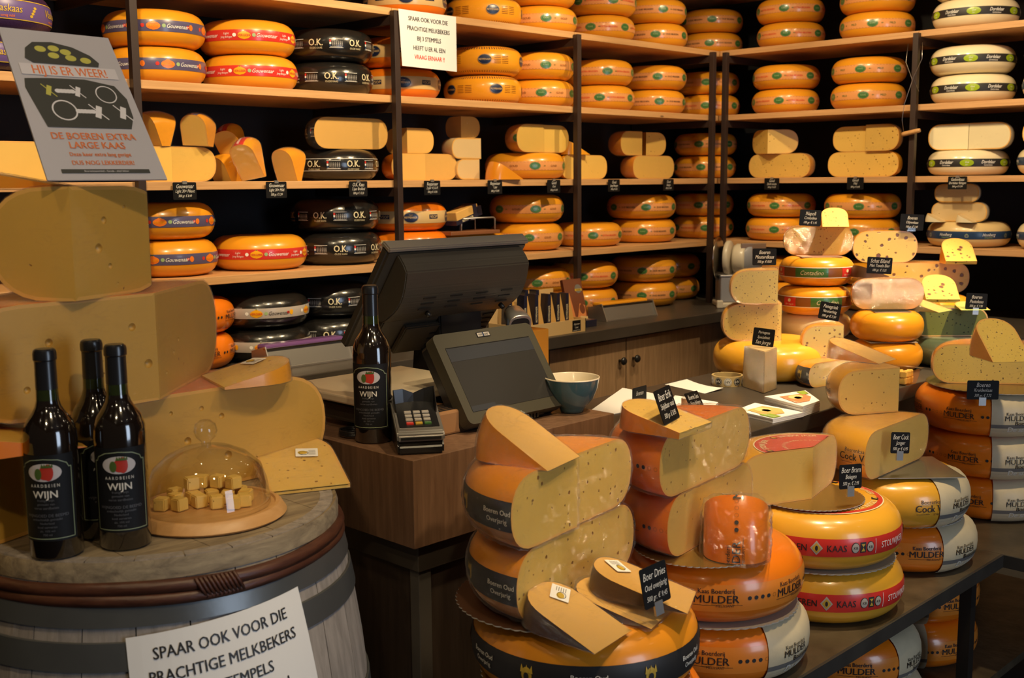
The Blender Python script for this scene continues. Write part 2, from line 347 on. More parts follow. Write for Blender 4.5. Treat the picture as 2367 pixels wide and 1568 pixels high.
def rrect(w_, h_, r, n=4):
    p = []
    for cx_, cy_, a in ((w_/2-r, h_/2-r, 0), (-w_/2+r, h_/2-r, 90), (-w_/2+r, -h_/2+r, 180), (w_/2-r, -h_/2+r, 270)):
        for k in range(n+1):
            t = rad(a+90*k/n); p.append((cx_+r*cos(t), cy_+r*sin(t)))
    return p

# ------------------------------------------------------------------ text as flat geometry
TXT = {}
def txt(s, size, shear=0.0, bold=0.0, sx=1.0):
    key = (s, shear, bold)
    if key not in TXT:
        c = bpy.data.curves.new('t', 'FONT'); c.body = s; c.size = 1; c.shear = shear; c.offset = bold
        c.resolution_u = 2; c.align_x = 'CENTER'
        o = bpy.data.objects.new('t', c); me = bpy.data.meshes.new_from_object(o)
        vs = [(v.co.x, v.co.y-0.35) for v in me.vertices]; fs = [tuple(p.vertices) for p in me.polygons]
        bpy.data.objects.remove(o); bpy.data.curves.remove(c); bpy.data.meshes.remove(me); TXT[key] = (vs, fs)
    vs, fs = TXT[key]
    return [(x*size*sx, y*size) for x, y in vs], fs
class Print:
    """flat graphics in (x, y), wrapped by a map function"""
    def __init__(s): s.v = []; s.f = []; s.m = []; s.mats = []
    def mi(s, m):
        if m not in s.mats: s.mats.append(m)
        return s.mats.index(m)
    def text(s, t, size, x, y, m, shear=0.0, bold=0.0, sx=1.0, lay=2, rot=0.0):
        vs, fs = txt(t, size, shear, 0.0, sx); c, q = cos(rot), sin(rot)
        for k, o in enumerate((0.0,) if bold < .006 else (-bold*size*.8, bold*size*.8)):
            b = len(s.v)
            s.v += [(x+(a+o)*c-d*q, y+(a+o)*q+d*c, lay+k*.12) for a, d in vs]; s.f += [tuple(b+i for i in f) for f in fs]; s.m += [s.mi(m)]*len(fs)
    def rect(s, w_, h_, x, y, m, lay=1, seg=None, rot=0.0):
        n = seg or max(1, int(w_/0.012)); b = len(s.v); c, q = cos(rot), sin(rot)
        for i in range(n+1):
            for e in (-.5, .5):
                a, d = (i/n-.5)*w_, e*h_; s.v.append((x+a*c-d*q, y+a*q+d*c, lay))
        for i in range(n): s.f.append((b+2*i, b+2*i+2, b+2*i+3, b+2*i+1)); s.m.append(s.mi(m))
    def ell(s, rx, ry, x, y, m, lay=1, n=10):
        b = len(s.v)
        for i in range(n+1):
            t = PI*i/n; a = -cos(t)*rx; d = max(sin(t), 0.02)*ry
            s.v += [(x+a, y-d, lay), (x+a, y+d, lay)]
        for i in range(n): s.f.append((b+2*i, b+2*i+2, b+2*i+3, b+2*i+1)); s.m.append(s.mi(m))
    def poly(s, pts, m, lay=1):
        b = len(s.v); s.v += [(x, y, lay) for x, y in pts]; s.f.append(tuple(range(b, b+len(pts)))); s.m.append(s.mi(m))
    def ring(s, r0, r1, x, y, m, lay=1, n=24, sy=1.0):
        b = len(s.v)
        for i in range(n):
            t = 2*PI*i/n; s.v += [(x+r0*cos(t), y+r0*sy*sin(t), lay), (x+r1*cos(t), y+r1*sy*sin(t), lay)]
        for i in range(n):
            j = (i+1) % n; s.f.append((b+2*i, b+2*i+1, b+2*j+1, b+2*j)); s.m.append(s.mi(m))
    def mesh(s, name, fn, sub=0.0):
        me = bpy.data.meshes.new(name); me.from_pydata([p for p in s.v] if sub else [fn(*p) for p in s.v], [], s.f)
        for m in s.mats: me.materials.append(m)
        for p, k in zip(me.polygons, s.m): p.material_index = k
        if sub:
            bm = bmesh.new(); bm.from_mesh(me); bmesh.ops.triangulate(bm, faces=[f for f in bm.faces if len(f.verts) > 4])
            for _ in range(4):
                ed = [e for e in bm.edges if e.calc_length() > sub]
                if not ed: break
                bmesh.ops.subdivide_edges(bm, edges=ed, cuts=1, use_grid_fill=True)
                bmesh.ops.triangulate(bm, faces=[f for f in bm.faces if len(f.verts) > 4])
            for v in bm.verts: v.co = Vector(fn(v.co.x, v.co.y, v.co.z))
            bm.to_mesh(me); bm.free()
        me.update(); return me

# ------------------------------------------------------------------ cheese wheels
def rprof(R, h, e, n, z):
    q = min(0.9999, abs(2*z/h)); return R-e+e*(1-q**n)**(1/n)
def profile(R, h, e, n, k=7):
    p = [(0, -h/2), ((R-e)*0.55, -h/2)]
    for i in range(-k, k+1):
        t = PI/2*i/k; c = max(cos(t), 0)**(2/n); s = (abs(sin(t))**(2/n))*(1 if t >= 0 else -1)
        p.append((R-e+e*c, h/2*s))
    return p+[((R-e)*0.55, h/2), (0, h/2)]
def L_green(word, wm, band=True):
    def f(p, R, h):
        n = 6; per = 2*PI*R/n
        for i in range(n):
            x = i*per
            p.ell(.025, .0165, x, 0, GREEN); p.text('KAAS', .0115, x, .001, LGREEN, sx=.9); p.ring(.0215, .0225, x, 0, LGREEN, sy=.62, lay=2)
            p.text(word, .0125 if len(word) < 6 else .011, x+per*.5, 0, wm, bold=.01); p.text('48+', .009, x+per*.24, 0, GREEN, sx=.8)
        for s in (-1, 1):
            for i in range(72): p.rect(.006, .0008, 2*PI*R*i/72, s*.017, BROWNP, seg=1)
    return f
def L_gouw(badge, txtm, small=None):
    def f(p, R, h):
        n = 5; per = 2*PI*R/n
        for i in range(n):
            x = i*per
            p.ell(.022, .0125, x, -.001, badge); p.ell(.012, .0145, x, 0, badge); p.text('VERGEER', .0105, x, -.001, RED if badge is BADGEY else BADGEY, bold=.01, lay=3)
            p.rect(.004, .004, x, .0145, GREEN)
            p.ell(.0062, .0062, x-.033, 0, RED if badge is BADGE else WHITE); p.ell(.0062, .0062, x+.033, 0, LGREEN)
            p.text('Gouwenaar', .019, x+.078, 0, txtm, shear=.35, sx=.85)
            if small: p.text('Light', .010, x+.15, .006, txtm, shear=.2); p.text('Jong Belegen', .010, x+.15, -.006, txtm, shear=.2, sx=.8)
            else: p.ell(.0075, .0095, x+.128, 0, badge); p.ell(.005, .005, x+.115, 0, RED)
    return f
def L_ok(lines=False):
    def f(p, R, h):
        n = 7; per = 2*PI*R/n
        for i in range(n):
            x = i*per
            p.text('O.K.', .034, x, .004, CREAM, bold=.018, sx=.82); p.text('OUDE KAAS', .0095, x, -.0165, CREAM, sx=.9)
            a = x+per*.5
            p.rect(.052, .0012, a, .0155, WHITE, seg=4); p.rect(.052, .0012, a, -.0155, WHITE, seg=4)
            for k, (mm, y) in enumerate(((RED, .0085), (WHITE, 0), (NAVYL, -.0085))): p.rect(.0065, .0075, a-.022, y, mm)
            for k in range(6):
                xx = a-.013+k*.0068
                p.rect(.0045, .014, xx, -.002, GREYP); p.poly([(xx-.0022, .005), (xx+.0022, .005), (xx, .010)], GREYP); p.rect(.0015, .002, xx, -.001, WHITE, lay=2)
            p.text('Noord-Hollandse kaas', .006, a, -.0125, WHITE, sx=.8)
        if lines:
            for s in (-1, 1): p.rect(2*PI*R, .0016, 0, s*.022, WHITE, seg=72)
    return f
def L_vsop(p, R, h):
    n = 5; per = 2*PI*R/n
    for i in range(n):
        x = i*per
        p.ell(.031, .021, x, 0, NAVY); p.ring(.029, .030, x, 0, BEIGE, sy=.68, lay=2); p.text('REYPENAER', .0115, x, 0, BEIGE, bold=.01, sx=.85); p.text('2 jaar', .007, x, .010, BEIGE)
        p.rect(.043, .017, x+per*.48, .002, NAVY); p.text('VSOP', .0155, x+per*.48, .002, BEIGE, bold=.012)
def L_reyp(p, R, h):
    n = 5; per = 2*PI*R/n
    for i in range(n):
        x = i*per
        p.ell(.029, .021, x, 0, NAVY); p.text('REYPENAER', .011, x, 0, BEIGE, bold=.01, sx=.85); p.ring(.027, .028, x, 0, BEIGE, sy=.7, lay=2)
        for k in range(2):
            for j in range(5): p.rect(.030, .0018, x+.055+k*.036, -.014+j*.007, BROWNP)
    for i in range(90):
        p.rect(.0035, .009, 2*PI*R*i/90, h*.40, NAVY, seg=1); p.rect(.003, .007, 2*PI*R*i/90, -h*.40, BROWNP, seg=1)
def L_goat(p, R, h):
    n = 6; per = 2*PI*R/n
    for i in range(n):
        x = i*per
        p.ell(.029, .0155, x, 0, LIME); p.text('Geit', .010, x, .003, WHITE, shear=.3); p.text('50+', .008, x, -.008, WHITE)
        p.text('Dordelaar', .021, x+per/2, .004, WHITE, shear=.4, sx=.72, bold=.012); p.text('Geitenkaas', .0105, x+per/2, -.0095, WHITE, shear=.2, sx=.85)
def L_blue(p, R, h):
    n = 6; per = 2*PI*R/n
    for i in range(n):
        x = i*per
        p.poly([(x-.009, -.010), (x+.009, -.010), (x, .012)], BLUEV); p.ring(.006, .008, x, -.002, LGREEN)
        p.text('Hooiberg', .019, x+per/2, .003, WHITE, shear=.4, sx=.8); p.text('schapenkaas', .009, x+per/2, -.009, LGREEN, sx=.85)
def L_mulder(p, R, h, full=4):
    n = 7; per = 2*PI*R/n
    for i in range(n):
        x = i*per
        p.text('Kaas Boerderij', .0135, x, .0165, INK, sx=.92, bold=.012); p.text('MULDER', .0235, x, 0, INK, sx=1.02, bold=.01)
        p.rect(.05, .0009, x-.022, -.0135, INK); p.rect(.018, .0009, x+.044, -.0135, INK); p.text('MELISSANT', .0075, x+.018, -.0140, INK, bold=.012)
        for k in range(5):
            q = x+.068+k*.0145
            if k < full: p.ell(.0042, .0042, q, 0, INK, n=8)
            else: p.ring(.0036, .0042, q, 0, BROWNP, n=12)
def L_cock(p, R, h):
    n = 6; per = 2*PI*R/n
    for i in range(n):
        x = i*per
        p.text('Boerenkaasmakerij', .0135, x, .017, INK, bold=.012, sx=1.0); p.text('Cock Verweij', .026, x, 0, INK, bold=.02, sx=.92)
        p.rect(.035, .0009, x-.045, -.0155, INK); p.rect(.045, .0009, x+.045, -.0155, INK); p.text('STOLWIJK', .0075, x, -.0155, INK, bold=.012)
def L_stol(p, R, h):
    n = 3; per = 2*PI*R/n
    for i in range(n):
        x = i*per
        p.text('BOEREN', .022, x-.055, 0, INK, bold=.008, sx=.85); p.text('KAAS', .022, x+.045, 0, INK, bold=.008, sx=.85)
        p.poly([(x-.014, 0), (x, -.017), (x+.014, 0), (x, .017)], LACE); p.poly([(x-.010, 0), (x, -.012), (x+.010, 0), (x, .012)], GOLDP, lay=2); p.ell(.003, .006, x, 0, INK, lay=3)
        for q in (.088, .126, -.106): p.ell(.010, .0125, x+q, 0, INK); p.ell(.0085, .011, x+q, 0, LACE, lay=2); p.text('KB', .009, x+q, 0, INK, lay=3, bold=.01)
        p.rect(.015, .024, x+.107, 0, INK); p.poly([(x+.102, .008), (x+.112, .008), (x+.107, .001)], GOLDP, lay=2); p.poly([(x+.102, -.009), (x+.112, -.009), (x+.107, .0)], GOLDP, lay=2)
        p.rect(.0012, .034, x+.142, 0, WHITE, seg=1)
    for i in range(n):
        p.text('STOLWIJKER', .021, i*per+.205, 0, WHITE, sx=.78); p.rect(.0012, .034, i*per+.266, 0, WHITE, seg=1)
def L_oud(p, R, h):
    n = 6; per = 2*PI*R/n
    for i in range(n):
        x = i*per
        p.text('Boeren Oud', .0125, x, .0070, CHALK, bold=.02); p.text('Overjarig', .0125, x, -.0075, CHALK, bold=.02)
        a = x+per/2; p.ell(.010, .014, a, 0, GOLDP)
        for k in (-1, 0, 1): p.poly([(a+k*.008-.004, .004), (a+k*.008+.004, .004), (a+k*.010, .018)], GOLDP, lay=2)
        p.ell(.005, .007, a, -.002, INK, lay=3); p.text('van Dries', .008, a, -.019, BEIGE)
def L_cont(p, R, h):
    n = 3; per = 2*PI*R/n
    for i in range(n):
        x = i*per
        p.rect(.115, .031, x, 0, GREEN); p.rect(.05, .031, x+per*.5, 0, RED); p.text('Contadino', .022, x, 0, CREAM, shear=.35, sx=.85, lay=3)
        p.ell(.006, .006, x+per*.5, .005, CREAM, lay=2); p.text('50+ napoli', .008, x+per*.5, -.008, CREAM, lay=3)
    for s in (-1, 1): p.rect(2*PI*R, .0022, 0, s*.0175, WHITE, seg=60)
def L_vlas(p, R, h):
    n = 7; per = 2*PI*R/n
    for i in range(n):
        x = i*per
        p.text('Vlaskaas', .030, x, .003, GOLDP, shear=.15, bold=.01, sx=.9); p.text('romig mild', .010, x, -.018, BADGE)
        for k in range(4): p.ell(.006, .004, x+per*.42+k*.005, -.014+k*.008, GOLDP)
    for s in (-1, 1): p.rect(2*PI*R, .0025, 0, s*.027, GOLDP, seg=60)
#            rind, paste, band half height, band material, graphics, h, e-factor
KIND = {
 'gold brown words': (R_OR, P_PL, .019, PINKL, L_green('GOUD', BROWNP)), 'gold red words': (R_OR, P_PL, .019, PINKL, L_green('EXTRA BELEGEN', INKR)),
 'gold black words': (R_OR, P_PL, .019, PINKL, L_green('OUD BELEGEN', INK)), 'gold green words': (R_OR, P_PL, .019, PINKL, L_green('MILD', GREEN)),
 'blue': (R_OR, P_PL, .018, BLUEV, L_gouw(BADGE, WHITE)), 'red': (R_OR, P_PL, .018, RED, L_gouw(BADGEY, WHITE, True)),
 'silver': (R_BL, P_PL, .018, SILVB, L_gouw(BADGEY, INK)), 'ok': (R_BL, P_AG, None, None, L_ok()), 'okl': (R_BL, P_AG, None, None, L_ok(True)),
 'vsop': (R_OR2, P_AG, .024, BEIGE, L_vsop), 'reyp': (R_OR, P_AG, None, None, L_reyp), 'goat': (R_WH, P_WH, .017, INK, L_goat),
 'sheep': (R_WH, P_WH, .017, NAVYL, L_blue), 'sheepy': (R_PA, P_WH, .017, NAVYL, L_blue),
 'mulder': (R_OR2, P_FM, .028, PINK, L_mulder), 'mulder2': (R_OR2, P_FM, None, None, lambda p, R, h: L_mulder(p, R, h, 2)),
 'cock': (R_YE, P_FM, None, None, L_cock), 'stol': (R_YE, P_PL, .021, RED, L_stol), 'oud': (R_YO, P_EY, .026, INK, L_oud),
 'cont': (R_OR, P_RD, .016, BROWNP, L_cont), 'vlas': (R_PU, P_PL, .027, PURP, L_vlas), 'plain': (R_YE, P_HB, None, None, None),
 'orange': (R_OR, P_FM, None, None, None), 'amber': (R_YO, P_FM, None, None, None), 'grey': (R_GR, P_GN, None, None, None), 'green': (R_GN, P_GN, None, None, None),
 'olive': (R_OR, P_OL, None, None, None), 'seed': (R_OR, P_FE, None, None, None), 'goatplain': (R_WH, P_WH, None, None, None), 'brown': (R_BR, P_AG, None, None, None),
 'big': (R_OR2, P_BIG, None, None, None), 'palec': (R_PA, P_AG, None, None, None), 'plainor': (R_OR, P_PL, None, None, None), 'manch': (R_PA, P_MN, None, None, None),
 'reypc': (R_OR2, P_AG, None, None, None), 'light': (R_OR, P_GL, None, None, None), 'oudc': (R_YO, P_AG, None, None, None),
}
def shape(R, h): return h*0.52, 2.3
WC = {}
def wheel_meshes(kind, R, h):
    key = (kind, round(R, 4), round(h, 4))
    if key in WC: return WC[key]
    rind, paste, bz, bmt, gfx = KIND[kind]; e, n = shape(R, h)
    bm = bmesh.new(); add_lathe(bm, profile(R, h, e, n), 56); body = bm2me(bm, 'rind', [rind])
    band = pr = None
    if bz:
        bz = min(bz, h*.42); bm = bmesh.new()
        add_lathe(bm, [(rprof(R, h, e, n, z)+.0007, z) for z in [bz*k/3 for k in range(-3, 4)]], 56); band = bm2me(bm, 'label_band', [bmt])
    if gfx:
        p = Print(); gfx(p, R, h)
        pr = p.mesh('label_print', lambda x, y, l: ((rprof(R, h, e, n, y)+.0007+.0006*l)*cos(x/R), (rprof(R, h, e, n, y)+.0007+.0006*l)*sin(x/R), y), .009)
    WC[key] = (body, band, pr); return WC[key]
def wheel(kind, x, y, z, R, h, label, group=None, rot=None, tilt=0.0, name='whole_cheese'):
    t = thing(name, label, 'cheese', (x, y, z), 0, group)
    rz = random.uniform(0, 2*PI) if rot is None else rad(rot)
    body, band, pr = wheel_meshes(kind, R, h)
    def put(nm, me, par):
        o = meshobj(nm, me, par)
        if par is t: o.location = (0, 0, h/2); o.rotation_euler = (0, tilt, rz)
        return o
    b = put('rind', body, t)
    if band: lb = put('label_band', band, t)
    if pr: put('label_print', pr, lb if band else t)
    return t
def cover(t, R, h, a0, a1, txts=True):
    """cream paper cover folded over the rim of a farm wheel, grey strip with words at the bottom"""
    e, n = shape(R, h); bm = bmesh.new(); pr = []
    for i in range(-5, 8):
        q = PI/2*i/7; c = max(cos(q), 0)**(2/n); s = (abs(sin(q))**(2/n))*(1 if q >= 0 else -1)
        pr.append((R-e+e*c+.0030, (h/2+.0030)*s))
    pr.append(((R-e)*.35, h/2+.0030))
    add_lathe(bm, pr, 18, rad(a0), rad(a1)); o = meshobj('paper_cover', bm2me(bm, 'paper_cover', [COVER]), t, (0, 0, h/2))
    bm = bmesh.new(); add_lathe(bm, [(rprof(R, h, e, n, z)+.0036, z) for z in (-h*.38, -h*.30, -h*.22, -h*.15)], 18, rad(a0), rad(a1))
    meshobj('grey_strip', bm2me(bm, 'grey_strip', [GREYP]), o)
    p = Print(); m_ = rad((a0+a1)/2)*R
    p.text('Boerenkaas', .017, m_, -h*.115, INK, bold=.03); p.text('De specialist', .023, m_, -h*.265, CHALK, bold=.03)
    p.text('Kaas Boerderij', .012, m_-.03, h*.10, INK, bold=.01); p.text('MULDER', .021, m_-.03, h*.0, INK, bold=.01)
    meshobj('cover_print', p.mesh('cover_print', lambda x, y, l: ((rprof(R, h, e, n, y)+.0046)*cos(x/R), (rprof(R, h, e, n, y)+.0046)*sin(x/R), y), .009), o)

def bisect(bm, co, no, fill=None):
    r = bmesh.ops.bisect_plane(bm, geom=bm.verts[:]+bm.edges[:]+bm.faces[:], plane_co=co, plane_no=no, clear_outer=True, dist=1e-6)
    if fill is not None:
        ed = [g for g in r['geom_cut'] if isinstance(g, bmesh.types.BMEdge)]
        if ed:
            g = bmesh.ops.contextual_create(bm, geom=ed)
            for f in g['faces']: f.material_index = fill; f.smooth = False
def piece(kind, R, h, x, y, z, a0, a1, label, mode='flat', rz=0.0, cuts=(), ri=0.0, wrap=False, group=None, name='cut_cheese',
          paste=None, eyes=None, tilt=(0, 0), sticker=None, crust=.0045, cat='cheese', rise=0.0, off=(0, 0)):
    """part of a wheel. flat: lies as a wheel, cut planes at azimuth a0..a1 through its axis (x, y).
    side: lies on a cut face, rind towards azimuth rz; stand: stands on its apex cut, facing azimuth rz."""
    rind, pst, bz, bmt, gfx = KIND[kind]; e, n = shape(R, h)
    planes = []; A0, A1 = (a0, a1) if mode == 'flat' else (0, a1-a0)
    n0 = Vector((-sin(rad(A0)), cos(rad(A0)), 0)); n1 = Vector((-sin(rad(A1)), cos(rad(A1)), 0))
    O_ = Vector((off[0], off[1], 0))     # the corner of the cuts, away from the wheel's axis
    planes.append((O_.copy(), -n0))
    if abs(A1-A0-180) > .5: planes.append((O_.copy(), n1))
    if ri: am = rad((A0+A1)/2); d = Vector((cos(am), sin(am), 0)); planes.append((d*ri, -d))
    for (aa, dd) in cuts: d = Vector((cos(rad(aa)), sin(rad(aa)), 0)); planes.append((O_+d*dd, d))
    bm = bmesh.new(); add_lathe(bm, profile(R, h, e, n), 64)
    for co, no in planes: bisect(bm, co, no, 1)
    if crust:
        fs = [f for f in bm.faces if f.material_index == 1]
        big = [f for f in fs if f.calc_area() > .0008]
        if big:
            rr = bmesh.ops.inset_individual(bm, faces=big, thickness=crust)
            for f in rr['faces']:
                f.material_index = 1
                if any(lf.material_index == 0 for ed in f.edges for lf in ed.link_faces): f.material_index = 2
    bmesh.ops.recalc_face_normals(bm, faces=bm.faces)
    for ed in bm.edges:
        if len({f.material_index != 0 for f in ed.link_faces}) > 1 or (ed.link_faces and ed.link_faces[0].material_index == 1): ed.smooth = False
    if mode == 'flat': M = Matrix.Identity(4)
    elif mode == 'side': M = Matrix.Rotation(rad(rz), 4, 'Z') @ Matrix.Rotation(PI/2, 4, 'X')
    else: M = Matrix.Rotation(rad(rz), 4, 'Z') @ Matrix.Rotation(PI/2, 4, 'X') @ Matrix.Rotation(PI/2-rad((A0+A1)/2), 4, 'Z')
    M = Matrix.Rotation(tilt[0], 4, 'X') @ Matrix.Rotation(tilt[1], 4, 'Y') @ M @ Matrix.Translation(-O_)
    bm.transform(M); zmin = min(v.co.z for v in bm.verts)
    S = Matrix.Translation((0, 0, -zmin)); bm.transform(S); MM = S @ M
    film = bm.copy() if wrap else None
    cr = MATS['crust'] if 'crust' in MATS else mat('crust', (0.74, 0.40, 0.09), 0.4, coat=.2)
    if eyes: bm = carve(bm, eyes(MM))     # eyes are given from the corner of the cuts
    t = thing(name, label, cat, (x, y, z+rise), 0, group)
    meshobj('body', bm2me(bm, 'body', [rind, paste or pst, cr]), t)
    _, band, pr = wheel_meshes(kind, R, h)
    par = t
    for nm, me in (('label_band', band), ('label_print', pr)):
        if not me: continue
        b2 = bmesh.new(); b2.from_mesh(me)
        for co, no in planes: bisect(b2, co, no)
        if len(b2.faces) == 0: b2.free(); continue
        b2.transform(MM); m2 = bpy.data.meshes.new(nm); b2.to_mesh(m2); b2.free()
        for m_ in me.materials: m2.materials.append(m_)
        par = meshobj(nm, m2, par)
    if film:
        crum = 1.0 if wrap is True else wrap
        bmesh.ops.triangulate(film, faces=[f for f in film.faces if len(f.verts) > 4])
        for _ in range(3 if crum > 1 else 2):
            ed = [q for q in film.edges if q.calc_length() > (.011 if crum > 1 else .022)]
            if ed: bmesh.ops.subdivide_edges(film, edges=ed, cuts=1, use_grid_fill=True)
            bmesh.ops.triangulate(film, faces=[f for f in film.faces if len(f.verts) > 4])
        film.normal_update()
        sh = random.random()*50
        for v in film.verts:
            q = v.co+Vector((sh, 0, 0)); a_ = noise.noise(q*55); b_ = 1-abs(noise.noise(q*95))*2
            v.co += v.normal*(.0022*(.6+.4*crum)+.0014*crum*a_+(.0016*crum*b_ if crum > 1 else 0))
        for f in film.faces: f.material_index = 0; f.smooth = True
        fo = meshobj('plastic_wrap', bm2me(film, 'plastic_wrap', [FILM]), t)
    if sticker:
        sx_, sy_, rr_ = sticker; am = rad(A1)
        # on the upper cut face
        u = Vector((cos(am), sin(am), 0)); nn = Vector((-sin(am), cos(am), 0)); zz = Vector((0, 0, 1))
        p = Print(); p.poly(rrect(.042, .034, .001, 1), WHITE, 0); p.ell(.009, .007, -.008, .001, GOLDP, 1); p.ring(.008, .0092, -.006, .003, INK, 1, sy=.9)
        for k in range(5): p.rect(.013, .0012, .010, .009-k*.0042, GREYP, 1, seg=1)
        c, s_ = cos(rad(rr_)), sin(rad(rr_))
        me = p.mesh('sticker', lambda a, b, l: MM @ (u*(sx_+a*c-b*s_)+zz*(sy_+a*s_+b*c)+nn*(.003+.0004*l)))
        meshobj('sticker', me, t)
    return t
def carve(bm, balls):
    """round eyes cut into a cheese: exact boolean, then the cutters are gone"""
    me = bpy.data.meshes.new('a'); bm.to_mesh(me); bm.free(); o = bpy.data.objects.new('a', me); scene.collection.objects.link(o)
    for k in range(3): me.materials.append(bpy.data.materials.get('paste large'))
    b2 = bmesh.new()
    for (c, r) in balls: bmesh.ops.create_icosphere(b2, subdivisions=2, radius=r, matrix=Matrix.Translation(c))
    m2 = bpy.data.meshes.new('b'); b2.to_mesh(m2); b2.free(); m2.materials.append(bpy.data.materials.get('paste large'))
    for p in m2.polygons: p.use_smooth = True; p.material_index = 0
    m2.materials.append(m2.materials[0])
    for p in m2.polygons: p.material_index = 1
    c = bpy.data.objects.new('b', m2); scene.collection.objects.link(c)
    md = o.modifiers.new('b', 'BOOLEAN'); md.object = c; md.operation = 'DIFFERENCE'; md.solver = 'EXACT'
    if hasattr(md, 'material_mode'): md.material_mode = 'INDEX'
    dg = bpy.context.evaluated_depsgraph_get(); dg.update()
    ev = o.evaluated_get(dg); res = bpy.data.meshes.new_from_object(ev)
    out = bmesh.new(); out.from_mesh(res)
    bpy.data.objects.remove(o); bpy.data.objects.remove(c)
    return out
def quarters(kind, R, h, x, y, z, a0, what, step=.004, wrap=(False, False), dz=(0, 0), **k):
    """a half cut through once more: two quarters side by side with a visible seam"""
    f = Vector((sin(rad(a0)), -cos(rad(a0)), 0))    # towards the viewer's side of the cut face
    g_ = Vector((cos(rad(a0)), sin(rad(a0)), 0))*.0012
    piece(kind, R, h, x+g_.x, y+g_.y, z, a0, a0+90, 'right quarter of '+what, wrap=wrap[1], **k)
    piece(kind, R, h, x+f.x*step-g_.x, y+f.y*step-g_.y, z, a0+90, a0+180, 'left quarter of '+what, wrap=wrap[0], **k)
def disc(x, y, z, R, label, m=None, group='scalloped cardboard discs', n=60, curl=0.0):
    m = m or GOLDC
    bm = bmesh.new(); pts = []
    for i in range(n*4):
        a = 2*PI*i/(n*4); r = R+.0035*abs(sin(a*n/2)); pts.append((r*cos(a), r*sin(a)))
    add_ngon_prism(bm, pts, 0, .0022)
    t = meshobj('cake_board', bm2me(bm, 'cake_board', [m, LACE])); t.location = (x, y, z)
    for f in t.data.polygons:
        if abs(f.normal.z) < .5: f.material_index = 1
    return tag(t, label, 'cardboard disc', group)

# ------------------------------------------------------------------ the room
struct(box('floor', (-2.5, -3, -.05), (6.2, 4.0, 0), FLOORM))
struct(box('wall_left', (-2.5, 3.86, 0), (6.2, 3.96, 3.1), BLACKW))
struct(box('wall_right', (5.42, -3, 0), (5.52, 3.86, 3.1), BLACKW))
struct(box('ceiling', (-2.5, -3, 3.1), (6.2, 4.0, 3.15), CEILM))
ZS = [2.52, 2.20, 1.88, 1.563, 1.247]      # undersides of the shelf boards
TH = .027
def rack_left():
    t = thing('shelving_rack', 'long spruce plank shelving with dark steel posts along the left black wall', 'shelving', (0, 3.35, 0))
    xs = [-.35, .69, 1.73, 2.766, 3.794, 4.86]
    for z in ZS:
        for i in range(len(xs)-1):
            o = box('shelf_board', (xs[i]+.0008, 0, z), (xs[i+1]-.0008 if i < 4 else 5.30, .50, z+TH), SPRUCE, t, bev=.0015)
    for x in (.69, 1.72, 2.766, 3.794, 4.822):
        top = 3.0 if x < 2 else 2.215
        box('post', (x-.0125, -.030, .9555), (x+.0125, -.004, top), POST, t, bev=.001)
        for z in ZS[1:]: box('bracket', (x-.010, -.004, z-.034), (x+.010, .49, z-.001), POST, t)
    return t
def rack_right():
    t = thing('shelving_rack', 'shorter spruce plank shelving with dark steel posts along the right black wall', 'shelving', (4.9, 0, 0))
    ys = [3.345, 2.301, 1.27, .25]
    for z in ZS:
        for i in range(3):
            o = box('shelf_board', (0, ys[i+1]+.0008, z), (.50, ys[i]-.0008, z+TH), SPRUCEY, t, bev=.0015)
    for y in (3.298, 2.301, 1.27, .25):
        box('post', (-.030, y-.0125, .9555), (-.004, y+.0125, 2.215), POST, t, bev=.001)
        for z in ZS[1:]: box('bracket', (-.004, y-.010, z-.034), (.49, y+.010, z-.001), POST, t)
    return t
rack_left(); rack_right()

# back worktops with cabinets
def knob(parent, x, y, z, ax='y'):
    bm = bmesh.new(); add_lathe(bm, [(0, 0), (.006, 0), (.006, .018), (.016, .021), (.018, .027), (.014, .033), (0, .034)], 16)
    me = bm2me(bm, 'knob', [BLK]); o = meshobj('knob', me, parent, (x, y, z))
    o.rotation_euler = (PI/2, 0, 0); return o
t = thing('base_cabinet', 'grey brown cabinet run with black knobs under the dark worktop', 'cabinet', (0, 3.09, 0))
box('body', (-.35, .02, .06), (5.3, .7, .905), CABINET, t)
for i, (a, b) in enumerate(((1.5, 2.15), (2.155, 2.81), (2.815, 3.34), (3.345, 3.84), (3.845, 4.40))):
    d = box('door', (a+.001, 0, .08), (b-.001, .019, .895), CABINET, t, bev=.001)
    kx = {2: b-.04, 3: b-.045, 4: a+.045}.get(i, a+.05)
    if i in (1, 2): kx = b-.05
    knob(d, kx, 0, .80)
tag(box('worktop', (-.35, 3.055, .905), (5.4, 3.85, .955), STONE, bev=.003), 'dark stone worktop along the left wall carrying black and orange wheels', 'worktop')
t = thing('base_cabinet', 'grey brown cabinet under the right wall worktop, behind the display', 'cabinet', (4.6, 0, 0))
box('body', (0, -.5, .06), (.8, 3.05, .905), CABINET, t)
for k in range(5): box('door', (-.019, -.48+k*.70, .08), (0, .21+k*.70, .895), CABINET, t, bev=.001)
tag(box('worktop', (4.56, -.5, .905), (5.4, 3.05, .955), STONE, bev=.003), 'dark stone worktop along the right wall behind the olive cheeses', 'worktop')

